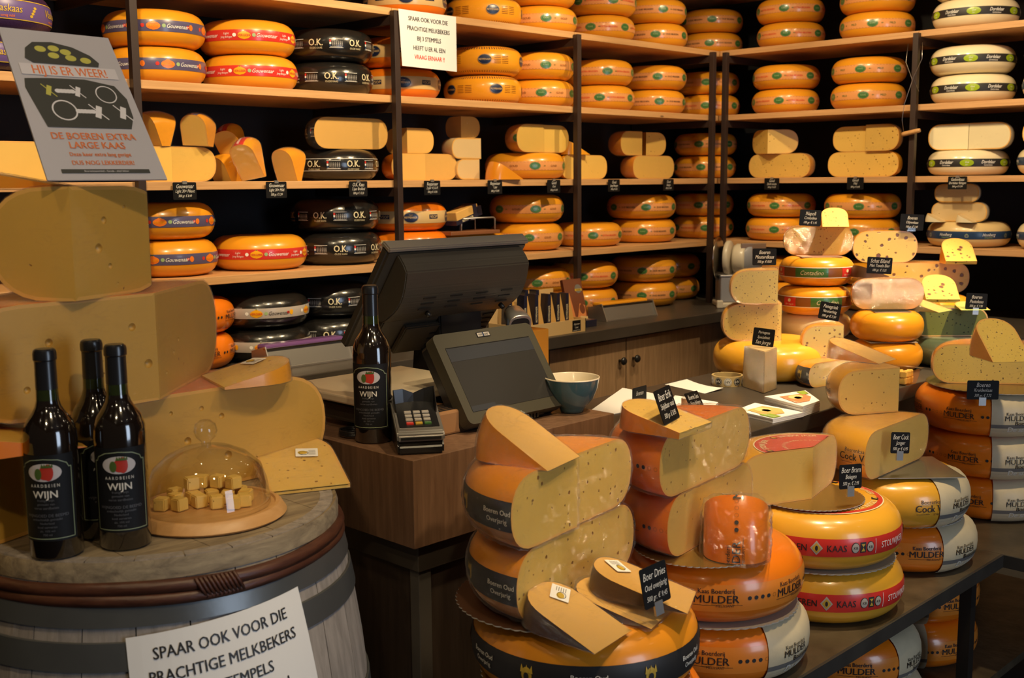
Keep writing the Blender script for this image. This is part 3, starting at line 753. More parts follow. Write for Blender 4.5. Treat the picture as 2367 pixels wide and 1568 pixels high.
# island: low dark worktop, raised wooden till box, dark base
t = thing('island_counter', 'dark wood island counter with low grey worktop right of the till', 'counter', (0, 0, 0))
box('base', (1.375, 1.62, 0), (4.15, 2.13, .865), DARKWOOD, t, bev=.002)
box('corner_strip', (1.368, 1.612, 0), (1.40, 1.64, .865), mat('worn grey edge', (.09, .08, .07), .4, var=.3), t, bev=.002)
box('base_rail', (1.362, 1.606, .83), (4.16, 2.14, .885), STONE, t, bev=.002)
box('worktop', (1.93, 1.575, .885), (4.2, 2.175, .93), STONE, t, bev=.003)
t = thing('till_plinth', 'raised walnut brown wooden box carrying the till and the lone bottle', 'counter', (1.34, 1.59, .886))
box('panel_box', (0, 0, 0), (.595, .70, .174), VENEER, t, bev=.0012)

# ------------------------------------------------------------------ whole wheels on the racks
DESC = {'gold brown words': 'golden wheel, green ovals, brown words', 'gold red words': 'golden wheel, green ovals, red words',
        'gold black words': 'golden wheel, green ovals, black words', 'gold green words': 'golden wheel, green ovals, green words',
        'blue': 'orange wheel with blue violet band', 'red': 'orange wheel with red band', 'silver': 'black wheel with silver band',
        'ok': 'black wheel lettered O.K.', 'okl': 'black wheel with two white lines', 'vsop': 'orange wheel with beige VSOP band', 'reyp': 'orange wheel with navy ovals and dashes',
        'goat': 'ivory wheel with black and lime band', 'sheep': 'ivory wheel with navy band', 'sheepy': 'pale yellow wheel with navy band', 'vlas': 'purple wheel with yellow lettering'}
H = .117
SH = {1: 2.227, 2: 1.907, 3: 1.590, 4: 1.274, 5: .955}
SN = {1: 'top shelf', 2: 'second shelf', 3: 'eye level shelf', 4: 'fourth shelf', 5: 'back worktop'}
WHERE = {'l': 'left wall', 'r': 'right wall', 'c': 'corner'}
def stack(kind, x, y, s, pos, wall='l', n=2, R=.165, h=H, z0=None, rots=None, dx=0.0):
    z = SH[s] if z0 is None else z0
    for k in range(n):
        lv = ('lower' if k == 0 else 'upper') if n == 2 else 'single'
        kk = kind[k] if isinstance(kind, tuple) else kind
        ko = kk
        r = None if rots is None else rots[k]
        wheel(kk, x+(dx if k else 0)+random.uniform(-.004, .004), y+random.uniform(-.006, .006), z+k*(h+.002)+.0005, R, h,
              f'{lv} {DESC[ko]}, {pos}, {SN[s]}', f'whole wheels on the {SN[s]} of the {WHERE[wall]}', rot=r)
YL, XR = 3.55, 5.09
# second shelf, left wall
stack('blue', 1.905, YL, 2, 'left of the red banded pair', rots=(40, 25))
stack('red', 2.27, YL, 2, 'left of the black pair', R=.168, rots=(10, 18))
stack('ok', 2.62, YL, 2, 'right of the red banded pair', rots=(-20, 12), R=.167)
stack('vsop', 2.965, YL, 2, 'just right of the black pair', rots=(20, 50))
stack('reyp', 3.43, YL, 2, 'with dotted rim', R=.168, rots=(30, 12))
stack('gold brown words', 3.765, YL, 2, 'left of the third post', rots=(-72, -64))
stack('gold red words', 4.20, YL, 2, 'right of the third post', rots=(-80, -65))
stack('gold black words', 4.615, YL, 2, 'left of the corner posts', rots=(-70, -75))
stack(('gold red words', 'gold brown words'), 5.09, YL, 2, 'deep in the corner', 'c', rots=(-90, -88))
# purple wheel pair at the far left
stack('vlas', 1.29, 3.52, 2, 'far left behind the poster', n=1, R=.20, h=.10)
wheel('vlas', 1.32, 3.50, 2.008, .205, .135, 'purple wheel with yellow lettering, cut off at the top left corner', 'whole wheels on the second shelf of the left wall', rot=-88)
# top shelf
stack('vsop', 3.0, YL, 1, 'above the white notice', n=2, rots=(15, 40))
stack('reyp', 3.43, YL, 1, 'right of the white notice', rots=(24, 0))
stack('gold brown words', 3.79, YL, 1, 'left of the third post', rots=(-68, -80))
stack('gold red words', 4.205, YL, 1, 'right of the third post', rots=(-95, -60))
stack('gold black words', 4.615, YL, 1, 'left of the corner posts', rots=(-80, -65))
stack('gold black words', 5.12, YL, 1, 'deep in the corner', 'c', rots=(-88, -84))
# eye level shelf whole wheels
stack('okl', 2.63, YL, 3, 'under the cut black half', n=1, R=.168, rots=(-50,))
stack('gold brown words', 3.69, YL, 3, 'under the cut wrapped half', n=1, R=.180, rots=(-62,))
stack('gold black words', 5.07, YL, 3, 'deep in the corner', 'c', rots=(-92, -97))
stack('vlas', 1.10, 3.56, 3, 'far left behind the cut orange half', n=1)
# lower shelf
stack('blue', 1.915, YL, 4, 'left of the single red banded wheel', rots=(8, 20), h=.122)
stack('red', 2.285, YL, 4, 'alone between two pairs', n=1, R=.172, h=.122, rots=(18,))
stack('ok', 2.635, YL, 4, 'left of the VSOP pair', R=.170, rots=(-20, 8), h=.122)
stack('vsop', 2.99, YL, 4, 'right of the second post', rots=(20, 20), h=.112)
stack('gold brown words', 3.345, 3.56, 4, 'behind the till top', n=1, rots=(0,), h=.09)
stack('gold brown words', 3.695, YL, 4, 'left of the third post', rots=(-72, -62), h=.123, R=.168)
stack('gold red words', 4.115, YL, 4, 'right of the third post', n=1, rots=(-70,), h=.11)
stack('gold black words', 4.54, YL, 4, 'right of the single low wheel', rots=(-80, -74), R=.172, dx=-.02)
stack('gold red words', 5.06, YL, 4, 'deep in the corner', 'c', rots=(-80, -92))
# back worktop
wheel('mulder2', 1.94, 3.50, .9555, .165, .12, 'lower orange wheel on the back worktop behind the large cheese stack', 'whole wheels on the back worktop of the left wall', rot=10)
wheel('mulder2', 1.945, 3.50, 1.0765, .165, .12, 'upper orange wheel on the back worktop behind the large cheese stack', 'whole wheels on the back worktop of the left wall', rot=0)
stack('silver', 2.25, YL-.05, 5, 'behind the film dispenser', R=.172, rots=(18, 16))
stack('ok', 2.585, YL, 5, 'left of the till', R=.172, rots=(-22, -16), h=.122)
stack('ok', 2.97, 3.60, 5, 'hidden behind the till', n=1)
stack('gold brown words', 3.735, YL, 5, 'behind the boxed wedges', rots=(-90, -70), R=.172)
stack('gold red words', 4.08, YL, 5, 'behind the steel tray', R=.165, rots=(-80, -80), h=.121)
stack('gold black words', 4.545, YL, 5, 'left of the slicer', R=.170, rots=(-85, -83), h=.121)
stack('gold green words', 4.90, 3.64, 5, 'behind the slicer', rots=(-90, -100), R=.155)
# right wall
stack('gold red words', XR, 3.08, 2, 'right of the corner posts', 'r', rots=(-160, -165))
stack('gold green words', XR, 2.63, 2, 'left of the hanging wire', 'r', rots=(-160, -166), R=.172)
stack('goat', XR, 2.13, 2, 'right of the hanging wire', 'r', rots=(-158, -160), R=.178, h=.122)
stack('sheep', XR, 1.735, 2, 'cut by the frame edge', 'r', rots=(-160, -150), R=.17, h=.122)
stack('gold red words', XR, 3.055, 1, 'right of the corner posts', 'r', rots=(-158, -160))
stack('gold green words', XR, 2.60, 1, 'left of the end post', 'r', rots=(-160, -160), R=.17)
stack('goat', XR, 2.13, 1, 'right of the end post', 'r', rots=(-160, -160), R=.18, h=.125)
stack('gold red words', XR, 3.09, 4, 'behind the Napoli stack', 'r', rots=(-158, -160), R=.17)
stack('gold green words', XR, 2.64, 4, 'behind the olive cheeses', 'r', rots=(-165, -158), R=.178)
stack('sheepy', XR, 2.12, 4, 'under the pale goat halves', 'r', n=1, R=.178, rots=(-160,), h=.112)
stack('sheep', XR, 1.72, 4, 'cut by the frame edge', 'r', n=1, R=.168, rots=(-150,), h=.118)
stack('gold black words', XR, 3.02, 5, 'behind the mustard cheeses', 'r', rots=(-158, -160), R=.17)
stack('gold green words', XR, 2.55, 5, 'behind the Contadino wheels', 'r', rots=(-158, -160), R=.17)
stack('gold red words', XR, 1.62, 5, 'at the right frame edge', 'r', rots=(-150, -165), R=.17)
stack('goat', XR, 2.13, 3, 'under the white cut half', 'r', n=1, R=.172, rots=(-159,), h=.112)
stack('sheep', XR, 1.735, 3, 'at the right frame edge', 'r', n=1, R=.168, rots=(-152,), h=.118)

# ------------------------------------------------------------------ cut cheeses on the eye level shelf, left wall
E3 = SH[3]+.0005
GL = 'cut cheeses on the eye level shelf of the left wall'
GR = 'cut cheeses on the eye level shelf of the right wall'
piece('plainor', .17, .125, 1.36, 3.50, E3, 0, 180, 'orange half with a lighter seam, partly hidden by the tilted poster', group=GL)
quarters('plainor', .165, .115, 1.90, 3.46, E3, 0, 'the long wrapped half right of the poster, eye level shelf', group=GL, wrap=(False, True))
piece('plainor', .16, .10, onY(364, 380, 3.5).x, 3.5, E3+.1165, 0, 40, 'wrapped quarter standing on the half just right of the poster', mode='stand', rz=10, ri=.045, wrap=True, group=GL)
piece('blue', .165, .090, onY(458, 380, 3.47).x, 3.47, E3+.1165, 0, 42, 'upright wedge with blue band on its rind, standing on a half', mode='stand', rz=38, ri=.055, wrap=True, group=GL, tilt=(0, .06))
piece('plainor', .16, .09, onY(527, 380, 3.6).x, 3.6, E3, 0, 50, 'plain yellow wedge standing in the shade behind others', mode='stand', rz=10, ri=.06, group=GL)
piece('red', .17, .085, onY(556, 380, 3.585).x, 3.585, E3+.03, 0, 40, 'tall tilted wedge with dark red rind, behind the wrapped one', mode='stand', rz=40, ri=.0, group=GL, tilt=(0, -.35))
piece('red', .165, .085, onY(590, 380, 3.47).x, 3.47, E3, 0, 42, 'wrapped wedge with dark red rind leaning to the right', mode='stand', rz=38, ri=.02, wrap=True, group=GL, tilt=(0, -.30))
piece('plainor', .15, .09, onY(668, 380, 3.46).x, 3.46, E3, 0, 42, 'short wrapped wedge with rounded top, left of the black wheel', mode='stand', rz=18, ri=.03, wrap=True, group=GL)
piece('ok', .172, .115, 2.635, 3.44, E3+.118, 0, 180, 'half black wheel with amber cut face, resting on a black wheel', group=GL, paste=P_AG, wrap=True)
quarters('reypc', .175, .105, 3.02, 3.47, E3, 0, 'the amber half with orange rind by the second post', group=GL, paste=P_AG, wrap=(False, True))
piece('palec', .14, .10, 2.93, 3.47, E3+.106, 0, 88, 'small amber quarter on top of the wrapped half by the second post', group=GL)
piece('manch', .13, .085, 3.315, 3.46, E3+.001, 85, 180, 'amber block under the rounded piece beside the orange wheel', group=GL, wrap=True, cuts=((0, .0), ))
piece('manch', .165, .085, 3.325, 3.46, E3+.087, 90, 180, 'amber quarter rounded on the left, middle of a three piece pile', group=GL, wrap=True)
piece('palec', .10, .09, 3.25, 3.50, E3+.173, -5, 88, 'small wrapped piece topmost of the three piece pile', group=GL, wrap=True)
piece('oudc', .15, .10, 3.45, 3.375, E3, 0, 30, 'small orange wedge lying in front of the golden wheel', mode='side', rz=172, group=GL)
quarters('gold brown words', .17, .12, 3.685, 3.44, E3+.118, 0, 'the half on the golden wheel left of the third post', group=GL, wrap=(True, False), step=.007)
quarters('orange', .165, .110, 3.985, 3.46, E3, 0, 'the yellow half just right of the third post', group=GL, step=.010)
piece('orange', .15, .11, 3.99, 3.47, E3+.111, 0, 28, 'wedge lying on the half right of the third post', mode='side', rz=168, group=GL)
piece('amber', .165, .112, 4.50, 3.45, E3, 0, 180, 'wrapped half with plain yellow face, lower of two beside the corner', group=GL, wrap=True)
piece('amber', .165, .115, 4.43, 3.47, E3+.113, 95, 180, 'wrapped quarter, upper left of two beside the corner', group=GL, wrap=True)
piece('amber', .13, .115, 4.50, 3.50, E3+.113, -12, 60, 'narrow quarter standing right of a dark gap by the corner', group=GL)
# right wall: cut faces look towards -x
piece('orange', .175, .118, 5.00, 3.05, E3, -90, 90, 'wide half with glossy film, right of the corner posts', group=GR, wrap=True)
piece('orange', .15, .118, 4.955, 3.09, E3+.119, -50, 62, 'quarter with its point forward, on the half by the corner posts', group=GR)
piece('orange', .180, .118, 5.00, 2.60, E3, -90, 90, 'wide speckled half left of the hanging wire', group=GR)
piece('orange', .172, .118, 5.00, 2.585, E3+.119, 3, 90, 'left quarter on the wide half beside the hanging wire', group=GR)
piece('orange', .165, .122, 4.985, 2.580, E3+.119, -90, -2, 'right wrapped quarter on the wide half beside the hanging wire', group=GR, wrap=True)
quarters('goatplain', .182, .115, 5.00, 2.10, E3+.114, -90, 'the white goat half on the lime banded wheel', group=GR, wrap=(False, True), step=.001)
piece('goatplain', .17, .115, 5.00, 1.70, E3+.120, -90, 90, 'white goat half at the right frame edge', group=GR)
# lower shelf, right wall: goat pile
E4 = SH[4]+.0005
piece('goatplain', .125, .085, 4.98, 2.12, E4+.114, -90, 90, 'pale wrapped half on the navy banded wheel', paste=P_MN, wrap=True)
piece('goatplain', .10, .08, 4.97, 2.13, E4+.20, -90, 90, 'darker wrapped half topmost of the pale goat pile', paste=P_MN, wrap=True)
for yy, nm in ((2.20, 'left'), (2.06, 'right')):
    piece('goatplain', .085, .085, 4.955, yy-.03, E4+.113, 0, 26, f'{nm} small pale wedge leaning before the wrapped goat half', mode='side', rz=95, paste=P_MN)

# ------------------------------------------------------------------ price cards
def card(x, y, z, wd, lines, label, tiltx=0.0, roll=0.0, wdt=.084, hgt=.056, clip='top', sizes=None, group='black price cards'):
    """card centre (x, y, z); wd = azimuth of its width direction; it faces the side right of that"""
    t = thing('price_card', label, 'price card', (x, y, z), 0, group)
    t.rotation_euler = Matrix((Vector((cos(rad(wd)), sin(rad(wd)), 0)), Vector((-sin(rad(wd)), cos(rad(wd)), 0)), Vector((0, 0, 1)))).transposed().to_euler()
    M = Matrix.Rotation(tiltx, 4, 'X') @ Matrix.Rotation(roll, 4, 'Y') @ Matrix.Rotation(PI/2, 4, 'X')
    bm = bmesh.new(); add_ngon_prism(bm, rrect(wdt, hgt, .004, 3), -.0006, .0006, M=M)
    meshobj('panel', bm2me(bm, 'panel', [CARD]), t)
    p = Print(); n = len(lines)
    sizes = sizes or [.0185, .0145, .0115][:n]
    ys = {1: [.008], 2: [.011, -.008], 3: [.0155, 0, -.0155]}[n]
    for s_, sz, yy in zip(lines, sizes, ys):
        wtxt = max(a for a, b in txt(s_, sz, .3, .004, .72)[0]); k = min(1.0, (wdt/2-.004)/wtxt)
        p.text(s_, sz, 0, yy*hgt/.056, CHALK, shear=.3, bold=.004, sx=.72*k)
    meshobj('lettering', p.mesh('lettering', lambda a, b, l: M @ Vector((a, b, .0011))), t)
    if clip == 'top':
        bm = bmesh.new(); add_box(bm, -.008, hgt/2-.006, -.002, .008, hgt/2+.004, .003, M=M); meshobj('clip', bm2me(bm, 'clip', [ALU]), t)
    elif clip == 'foot':
        bm = bmesh.new(); add_box(bm, -.010, -hgt/2-.018, -.0028, .010, -hgt/2+.006, .002, M=M); meshobj('clip', bm2me(bm, 'clip', [ALU]), t)
    elif clip == 'clear':
        bm = bmesh.new(); add_box(bm, -.016, -hgt/2-.004, -.003, .016, -hgt/2+.010, .004, M=M); meshobj('clip', bm2me(bm, 'clip', [PLEXI]), t)
    return t
for (u, lines, lb) in ((427, ['Gouwenaar', 'Light 30+ Pikant', '500 gr. € 8,49'], 'black price card for Gouwenaar Pikant, leftmost on the shelf edge'),
    (639, ['Gouwenaar', 'Light 30+ Mild', '500 gr. € 7,99'], 'black price card for Gouwenaar Mild on the shelf edge'),
    (828, ['O.K. Kaas', '3 jaar Brokkel', '500 gr € 13,25'], 'black price card for O.K. Kaas under the black wheel'),
    (999, ['Reypenaer', '2 jaar V.S.O.P.', '500 gr € 13,95'], 'black price card for two year V.S.O.P. cheese'),
    (1144, ['Reypenaer', '1 jaar', '500 gr € 8,95'], 'black price card for one year cheese under the small wedge'),
    (1280, ['Goud', 'Oud', '500 gr € 6,95'], 'black price card left of the third post'),
    (1419, ['Goud', 'Jong Belegen', '500 gr € 6,25'], 'black price card right of the third post'),
    (1545, ['Goud', 'Belegen', '500 gr € 6,45'], 'black price card left of the corner posts')):
    q = onY(u, 441 if u < 700 else 434, 3.338)
    card(q.x, q.y, 1.563+.027-.030, 0, lines, lb, clip='top' if u < 1300 else None)
for (u, lines, lb) in ((1784, ['Goud', 'Zacht zoutje', '500 gr € 6,75'], 'black price card right of the corner posts on the right wall'),
    (1977, ['Goud', 'Mild', '500 gr € 6,45'], 'black price card between corner and hanging wire'),
    (2213, ['Geitenkaas', 'Dordelaar Belegen', '500 gr € 9,99'], 'black price card for Geitenkaas above the goat pile')):
    q = onX(u, 425, 4.888); card(q.x, q.y, 1.563+.027-.030, -90, lines, lb, clip='top')

# white notice taped between the shelves
def poster(name, label, corners, lines, thick=.0012, extra=None, matp=None, bold=.0):
    """corners: TL TR BR BL world points of a flat sheet"""
    TL, TR, BR, BL = [Vector(c) for c in corners]; c = (TL+TR+BR+BL)/4
    t = thing(name, label, 'notice', BL); X = (BR-BL); Yv = (TL-BL); nn = X.cross(Yv).normalized()
    bm = bmesh.new(); N_ = 8; G = []
    for k in (0, 1):
        G.append([[bm.verts.new((BL*(1-a/N_)*(1-b/N_)+BR*(a/N_)*(1-b/N_)+TR*(a/N_)*(b/N_)+TL*(1-a/N_)*(b/N_))-BL-nn*thick*k) for a in range(N_+1)] for b in range(N_+1)])
    for k in (0, 1):
        for b in range(N_):
            for a in range(N_): bm.faces.new((G[k][b][a], G[k][b][a+1], G[k][b+1][a+1], G[k][b+1][a]))
    for a in range(N_):
        for (p0, p1) in (((0, a), (0, a+1)), ((N_, a), (N_, a+1)), ((a, 0), (a+1, 0)), ((a, N_), (a+1, N_))):
            bm.faces.new((G[0][p0[0]][p0[1]], G[0][p1[0]][p1[1]], G[1][p1[0]][p1[1]], G[1][p0[0]][p0[1]]))
    bmesh.ops.recalc_face_normals(bm, faces=bm.faces)
    meshobj('sheet', bm2me(bm, 'sheet', [matp or PAPER]), t)
    W_, H_ = X.length, Yv.length
    def mp(a, b, l):
        s_, r_ = a/W_, b/H_
        P = (BL*(1-s_)*(1-r_)+BR*s_*(1-r_)+TR*s_*r_+TL*(1-s_)*r_)-BL
        return P+nn*(.0006+.0003*l)
    p = Print()
    for (s_, sz, fx, fy, m_, sx_) in lines: p.text(s_, sz*H_, fx*W_, fy*H_, m_, bold=bold, sx=sx_)
    if extra: extra(p, W_, H_)
    meshobj('lettering', p.mesh('lettering', mp, .02), t)
    return t
SP = [('SPAAR OOK VOOR DIE', .112, .5, .86, INK, .80), ('PRACHTIGE MELKBEKERS', .112, .5, .69, INK, .80), ('BIJ 3 STEMPELS', .112, .5, .52, INK, .80), ('HEEFT U ER AL EEN', .112, .5, .35, INK, .80), ('VRAAG ERNAAR !!', .112, .5, .19, INKR, .80)]
poster('paper_notice', 'white notice SPAAR OOK VOOR DIE hanging from the top shelf by the second post', [onY(921, 20, 3.312), onY(1054, 39, 3.312), onY(1056, 166, 3.312), onY(930, 152, 3.312)], SP, bold=.012)

# ------------------------------------------------------------------ barrel
BX, BY, BZ = .916, 1.774, 1.03
t = thing('wine_barrel', 'weathered grey oak barrel with steel hoops, carrying bottles and large cheeses', 'barrel', (BX, BY, 0))
def brad(z): return .300+.062*(1-((z-.51)/.52)**2)
NS = 26
bmh = bmesh.new()
for k in range(NS):
    a0 = 2*PI*k/NS+.004; a1 = 2*PI*(k+1)/NS-.002
    bm = bmesh.new(); rows = []
    for i in range(13):
        z = .02+(BZ-.02)*i/12; R = brad(z)
        rows.append([bm.verts.new((rr*cos(a), rr*sin(a), z)) for rr in (R, R-.022) for a in (a0, (a0+a1)/2, a1)])
    for i in range(12):
        A, B = rows[i], rows[i+1]
        for q in ((0, 1), (1, 2)): bm.faces.new((A[q[0]], A[q[1]], B[q[1]], B[q[0]]))
        bm.faces.new((A[2], A[5], B[5], B[2])); bm.faces.new((A[3], A[0], B[0], B[3]))
    bm.faces.new([rows[-1][i] for i in (0, 1, 2, 5, 4, 3)])
    bmesh.ops.recalc_face_normals(bm, faces=bm.faces)
    me = bm2me(bm, 'stave', [BARRELW]); o = meshobj('stave', me, t)
hd = lathe('head', [(0, .99), (.289, .99), (.294, 1.002), (.296, BZ-.004), (.306, BZ), (.309, BZ-.008), (.309, BZ-.03), (.300, BZ-.034)], BARRELTOP, t, 72)
bm = bmesh.new()
for k in range(5):     # head planks
    y0, y1 = -.285+k*.114, -.285+(k+1)*.114-.0012
    pts = []
    for i in range(9):
        y = y0+(y1-y0)*i/8; pts.append((math.sqrt(max(0, .292**2-y*y)), y))
    pts2 = [(-x, y) for x, y in reversed(pts)]
    b3 = bmesh.new(); add_ngon_prism(b3, [(y, x) for x, y in pts+pts2][::-1], 1.006, BZ-.0005)
    o = meshobj('head_plank', bm2me(b3, 'head_plank', [BARRELTOP]), t)
bm.free()
GALV = mat('grey galvanised hoop', (.13, .135, .135), .34, metal=.55, var=.3, vscale=9, bump=.15, bscale=30)
for nm, z0, z1, m_ in (('hoop', .935, .975, GALV), ('hoop', .872, .915, GALV), ('hoop', .66, .71, GALV), ('hoop', .06, .11, GALV), ('hoop', .15, .19, GALV), ('hoop', .32, .37, GALV)):
    lathe(nm, [(brad(z0)+.0005, z0), (brad(z0)+.004, z0+.001), (brad(z1)+.0040, z1-.001), (brad(z1)+.0005, z1)], m_, t, 72)
bm = bmesh.new()
for q in range(2):
    pts = []
    for i in range(73):
        a = 2*PI*i/72; pts.append(((.312+.003*sin(a*3+q))*cos(a), (.312+.003*sin(a*3+q))*sin(a), .989-q*.017+.002*sin(5*a+q)))
    add_tube(bm, pts, .0105, 8)
for i in range(10):
    a = -1.9+i*.02; add_tube(bm, [(.322*cos(a), .322*sin(a), 1.0), (.326*cos(a+.02), .326*sin(a+.02), .985), (.322*cos(a+.05), .322*sin(a+.05), .968)], .003, 5)
meshobj('bark_hoop', bm2me(bm, 'bark_hoop', [BARK]), t)
# notice on the barrel front
def barrel_sheet():
    t = thing('paper_notice', 'large white notice SPAAR OOK VOOR DIE fixed on the barrel front', 'notice', (BX, BY, 0))
    corners = [(290, 1476), (688, 1356), (772, 1700), (372, 1815)]
    P = []
    def hit(u, v):
        d = ray(u, v); z = .9
        for _ in range(12):
            R = brad(z)+.0055; a = d.x**2+d.y**2; b = -2*(d.x*BX+d.y*BY); c = BX*BX+BY*BY-R*R
            s = (-b-math.sqrt(max(0, b*b-4*a*c)))/(2*a); z = CZ+d.z*s
        q = EYE+d*s; return math.atan2(q.y-BY, q.x-BX), q.z
    (a0, z0), (a1, z1) = hit(290, 1476), hit(688, 1356)
    W_ = .297*.74; H_ = .21*1.05; zt = (z0+z1)/2
    Rm = brad(zt)+.006; width = math.hypot((a1-a0)*Rm, z1-z0); sl = math.atan2(z1-z0, (a1-a0)*Rm)
    W_ = width; H_ = W_*.72
    def mp(a, b, l):      # a along top edge, b up from the bottom
        xx = a*cos(sl)+(H_-b)*sin(sl); yy = a*sin(sl)-(H_-b)*cos(sl)
        z = z0+yy; R = brad(z)+.0055+.0006*l; an = a0+xx/Rm
        return (R*cos(an), R*sin(an), z)
    me = bpy.data.meshes.new('sheet'); n = 14
    vs = [mp(W_*i/n, H_*j/8, 0) for j in range(9) for i in range(n+1)]
    me.from_pydata(vs, [], [(j*(n+1)+i, j*(n+1)+i+1, (j+1)*(n+1)+i+1, (j+1)*(n+1)+i) for j in range(8) for i in range(n)]); me.materials.append(PAPER)
    meshobj('sheet', me, t)
    p = Print()
    for (s_, sz, fx, fy, m_, sx_) in SP: p.text(s_, sz*H_*1.12, fx*W_, fy*H_*1.0, m_, bold=.015, sx=sx_*1.0)
    meshobj('lettering', p.mesh('lettering', mp, .02), t)
barrel_sheet()

# ------------------------------------------------------------------ large farm cheeses on the barrel
BZ = 1.031; BH = .184
def holes(lst): return lambda MM: [(Vector(c), r) for c, r in lst]
yf = 1.795
piece('big', .36, BH, .93, yf, BZ, 0, 180, 'bottom half of the large wrapped stack on the barrel', wrap=True, group='large farm cheeses on the barrel',
      eyes=holes([((.06, 0, .095), .0075), ((.13, 0, .13), .006), ((.14, 0, .055), .0085), ((.03, 0, .15), .004), ((-.12, 0, .06), .007), ((.09, 0, .15), .005), ((-.2, 0, .11), .006), ((.20, 0, .04), .003)]), crust=.006)
piece('big', .33, BH, .925, 1.765, BZ+BH, 42, 184, 'middle piece of the large stack, its corner pointing forward', wrap=True, group='large farm cheeses on the barrel',
      eyes=holes([((-.045, -.003, .13), .007), ((-.11, -.008, .085), .008), ((-.19, -.013, .12), .007), ((-.018, -.001, .065), .008), ((-.23, -.016, .05), .006), ((.06, .054, .07), .005), ((.03, .027, .04), .004), ((.08, .072, .09), .004)]), crust=.006)
piece('big', .20, BH-.004, .775, 1.735, BZ+2*BH, 22, 140, 'top block of the large stack with four eyes in its face', wrap=True, group='large farm cheeses on the barrel',
      eyes=holes([((.067, .027, .125), .0065), ((.053, .0214, .08), .0085), ((.112, .0453, .145), .004), ((.075, .03, .05), .005), ((.09, .036, .02), .003)]), cuts=((22, .178),), crust=.006, off=(.072*cos(rad(140)), .072*sin(rad(140))))
piece('oudc', .26, .15, .83, 1.83, BZ+3*BH-.006, 0, 11, 'thin wedge with orange rind under the tilted poster', mode='side', rz=150, wrap=True)
piece('big', .22, .155, .60, 1.735, BZ, 20, 200, 'yellow farm cheese piece at the left frame edge behind the bottles', crust=.006)
piece('big', .20, .14, .745, 1.70, BZ+.156, 0, 12, 'flat wedge with orange rind lying behind the bottle necks', mode='side', rz=170)
WB = onZ(727, 1148, BZ)
piece('light', .25, .145, WB.x, WB.y, BZ, 0, 13, 'pale wedge with sticker lying at the barrel rim beside the dome', mode='side', rz=66, ri=.035, paste=P_FM, wrap=True, sticker=(.17, .02, 100))
q = onZ(475, 872, BZ+BH+.02)
piece('light', .165, .15, q.x+.01, q.y+.03, BZ+BH+.001, 0, 13, 'small flat wedge with sticker on the large bottom half', mode='side', rz=-15, paste=P_FM, wrap=True, ri=.02, sticker=(.115, -.045, 70))

# tilted poster in an acrylic stand on the stack
def deco(p, W_, H_):
    K = mat('photo black', (.045, .045, .04), .5); G = mat('photo white', (.62, .6, .62), .6); YG = mat('photo yellow', (.45, .42, .08), .6)
    fx = lambda x, y: (x*W_, y*H_)
    p.poly([fx(.14, .80), fx(.17, .87), fx(.25, .915), fx(.42, .925), fx(.60, .90), fx(.74, .85), fx(.80, .80), fx(.78, .77), fx(.20, .77)], K)
    p.poly([fx(.14, .34), fx(.86, .34), fx(.92, .42), fx(.93, .55), fx(.86, .64), fx(.60, .675), fx(.30, .67), fx(.08, .66), fx(.06, .60)], K)
    p.rect(.86*W_, .075*H_, .50*W_, .725*H_, mat('photo strip', (.55, .52, .55), .6), lay=2)
    def X(cx, cy, s, m_):
        p.rect(.05*W_*s, .085*H_*s, cx*W_, cy*H_, m_, lay=2, seg=1, rot=-.35); p.rect(.010*W_*s, .14*H_*s, cx*W_, cy*H_, m_, lay=3, seg=1, rot=.75)
    X(.25, .585, .8, YG); X(.50, .585, .8, G); p.ring(.085*W_, .095*W_, .75*W_, .575*H_, G, lay=2, sy=.9)
    p.ring(.095*W_, .108*W_, .33*W_, .455*H_, G, lay=2, sy=.9); X(.62, .45, 1, G); X(.84, .45, 1, G)
    for k in range(5): p.ell(.006, .004, (.33+.03*k)*W_, .585*H_, G, lay=2); p.ell(.006, .004, (.45+.03*k)*W_, .452*H_, G, lay=2)
    for a in ((.3, .87), (.42, .88), (.52, .86), (.40, .83), (.55, .82), (.68, .81)): p.ell(.010, .006, a[0]*W_, a[1]*H_, YG, lay=2)
    p.rect(.74*W_, .026*H_, .50*W_, .055*H_, K); p.text('Boerenkaaswinkel - Gouda - altijd lekker', .016*H_, .5*W_, .055*H_, G, lay=3)
PINKISH = mat('poster orange ink', (.62, .16, .04), .6)
zb = onY(110, 417, 1.73); zr = onY(387, 415, 1.73)
tl = onX(-4, 62, zb.x); tr = onX(250, 88, zr.x)
poster('poster', 'tilted poster HIJ IS ER WEER with two black cheeses, atop the large stack', [tl, tr, zr, zb],
       [('HIJ IS ER WEER!', .085, .5, .725, PINKISH, .82), ('DE BOEREN EXTRA', .062, .5, .285, PINKISH, .95), ('LARGE KAAS', .062, .5, .225, PINKISH, .95),
        ('Deze keer extra lang gerijpt', .036, .5, .165, PINKISH, .9), ('DUS NOG LEKKERDER!', .040, .5, .11, PINKISH, .9)], extra=deco, matp=mat('poster paper', (.44, .42, .45), .35, coat=.3), bold=.02, thick=.003)

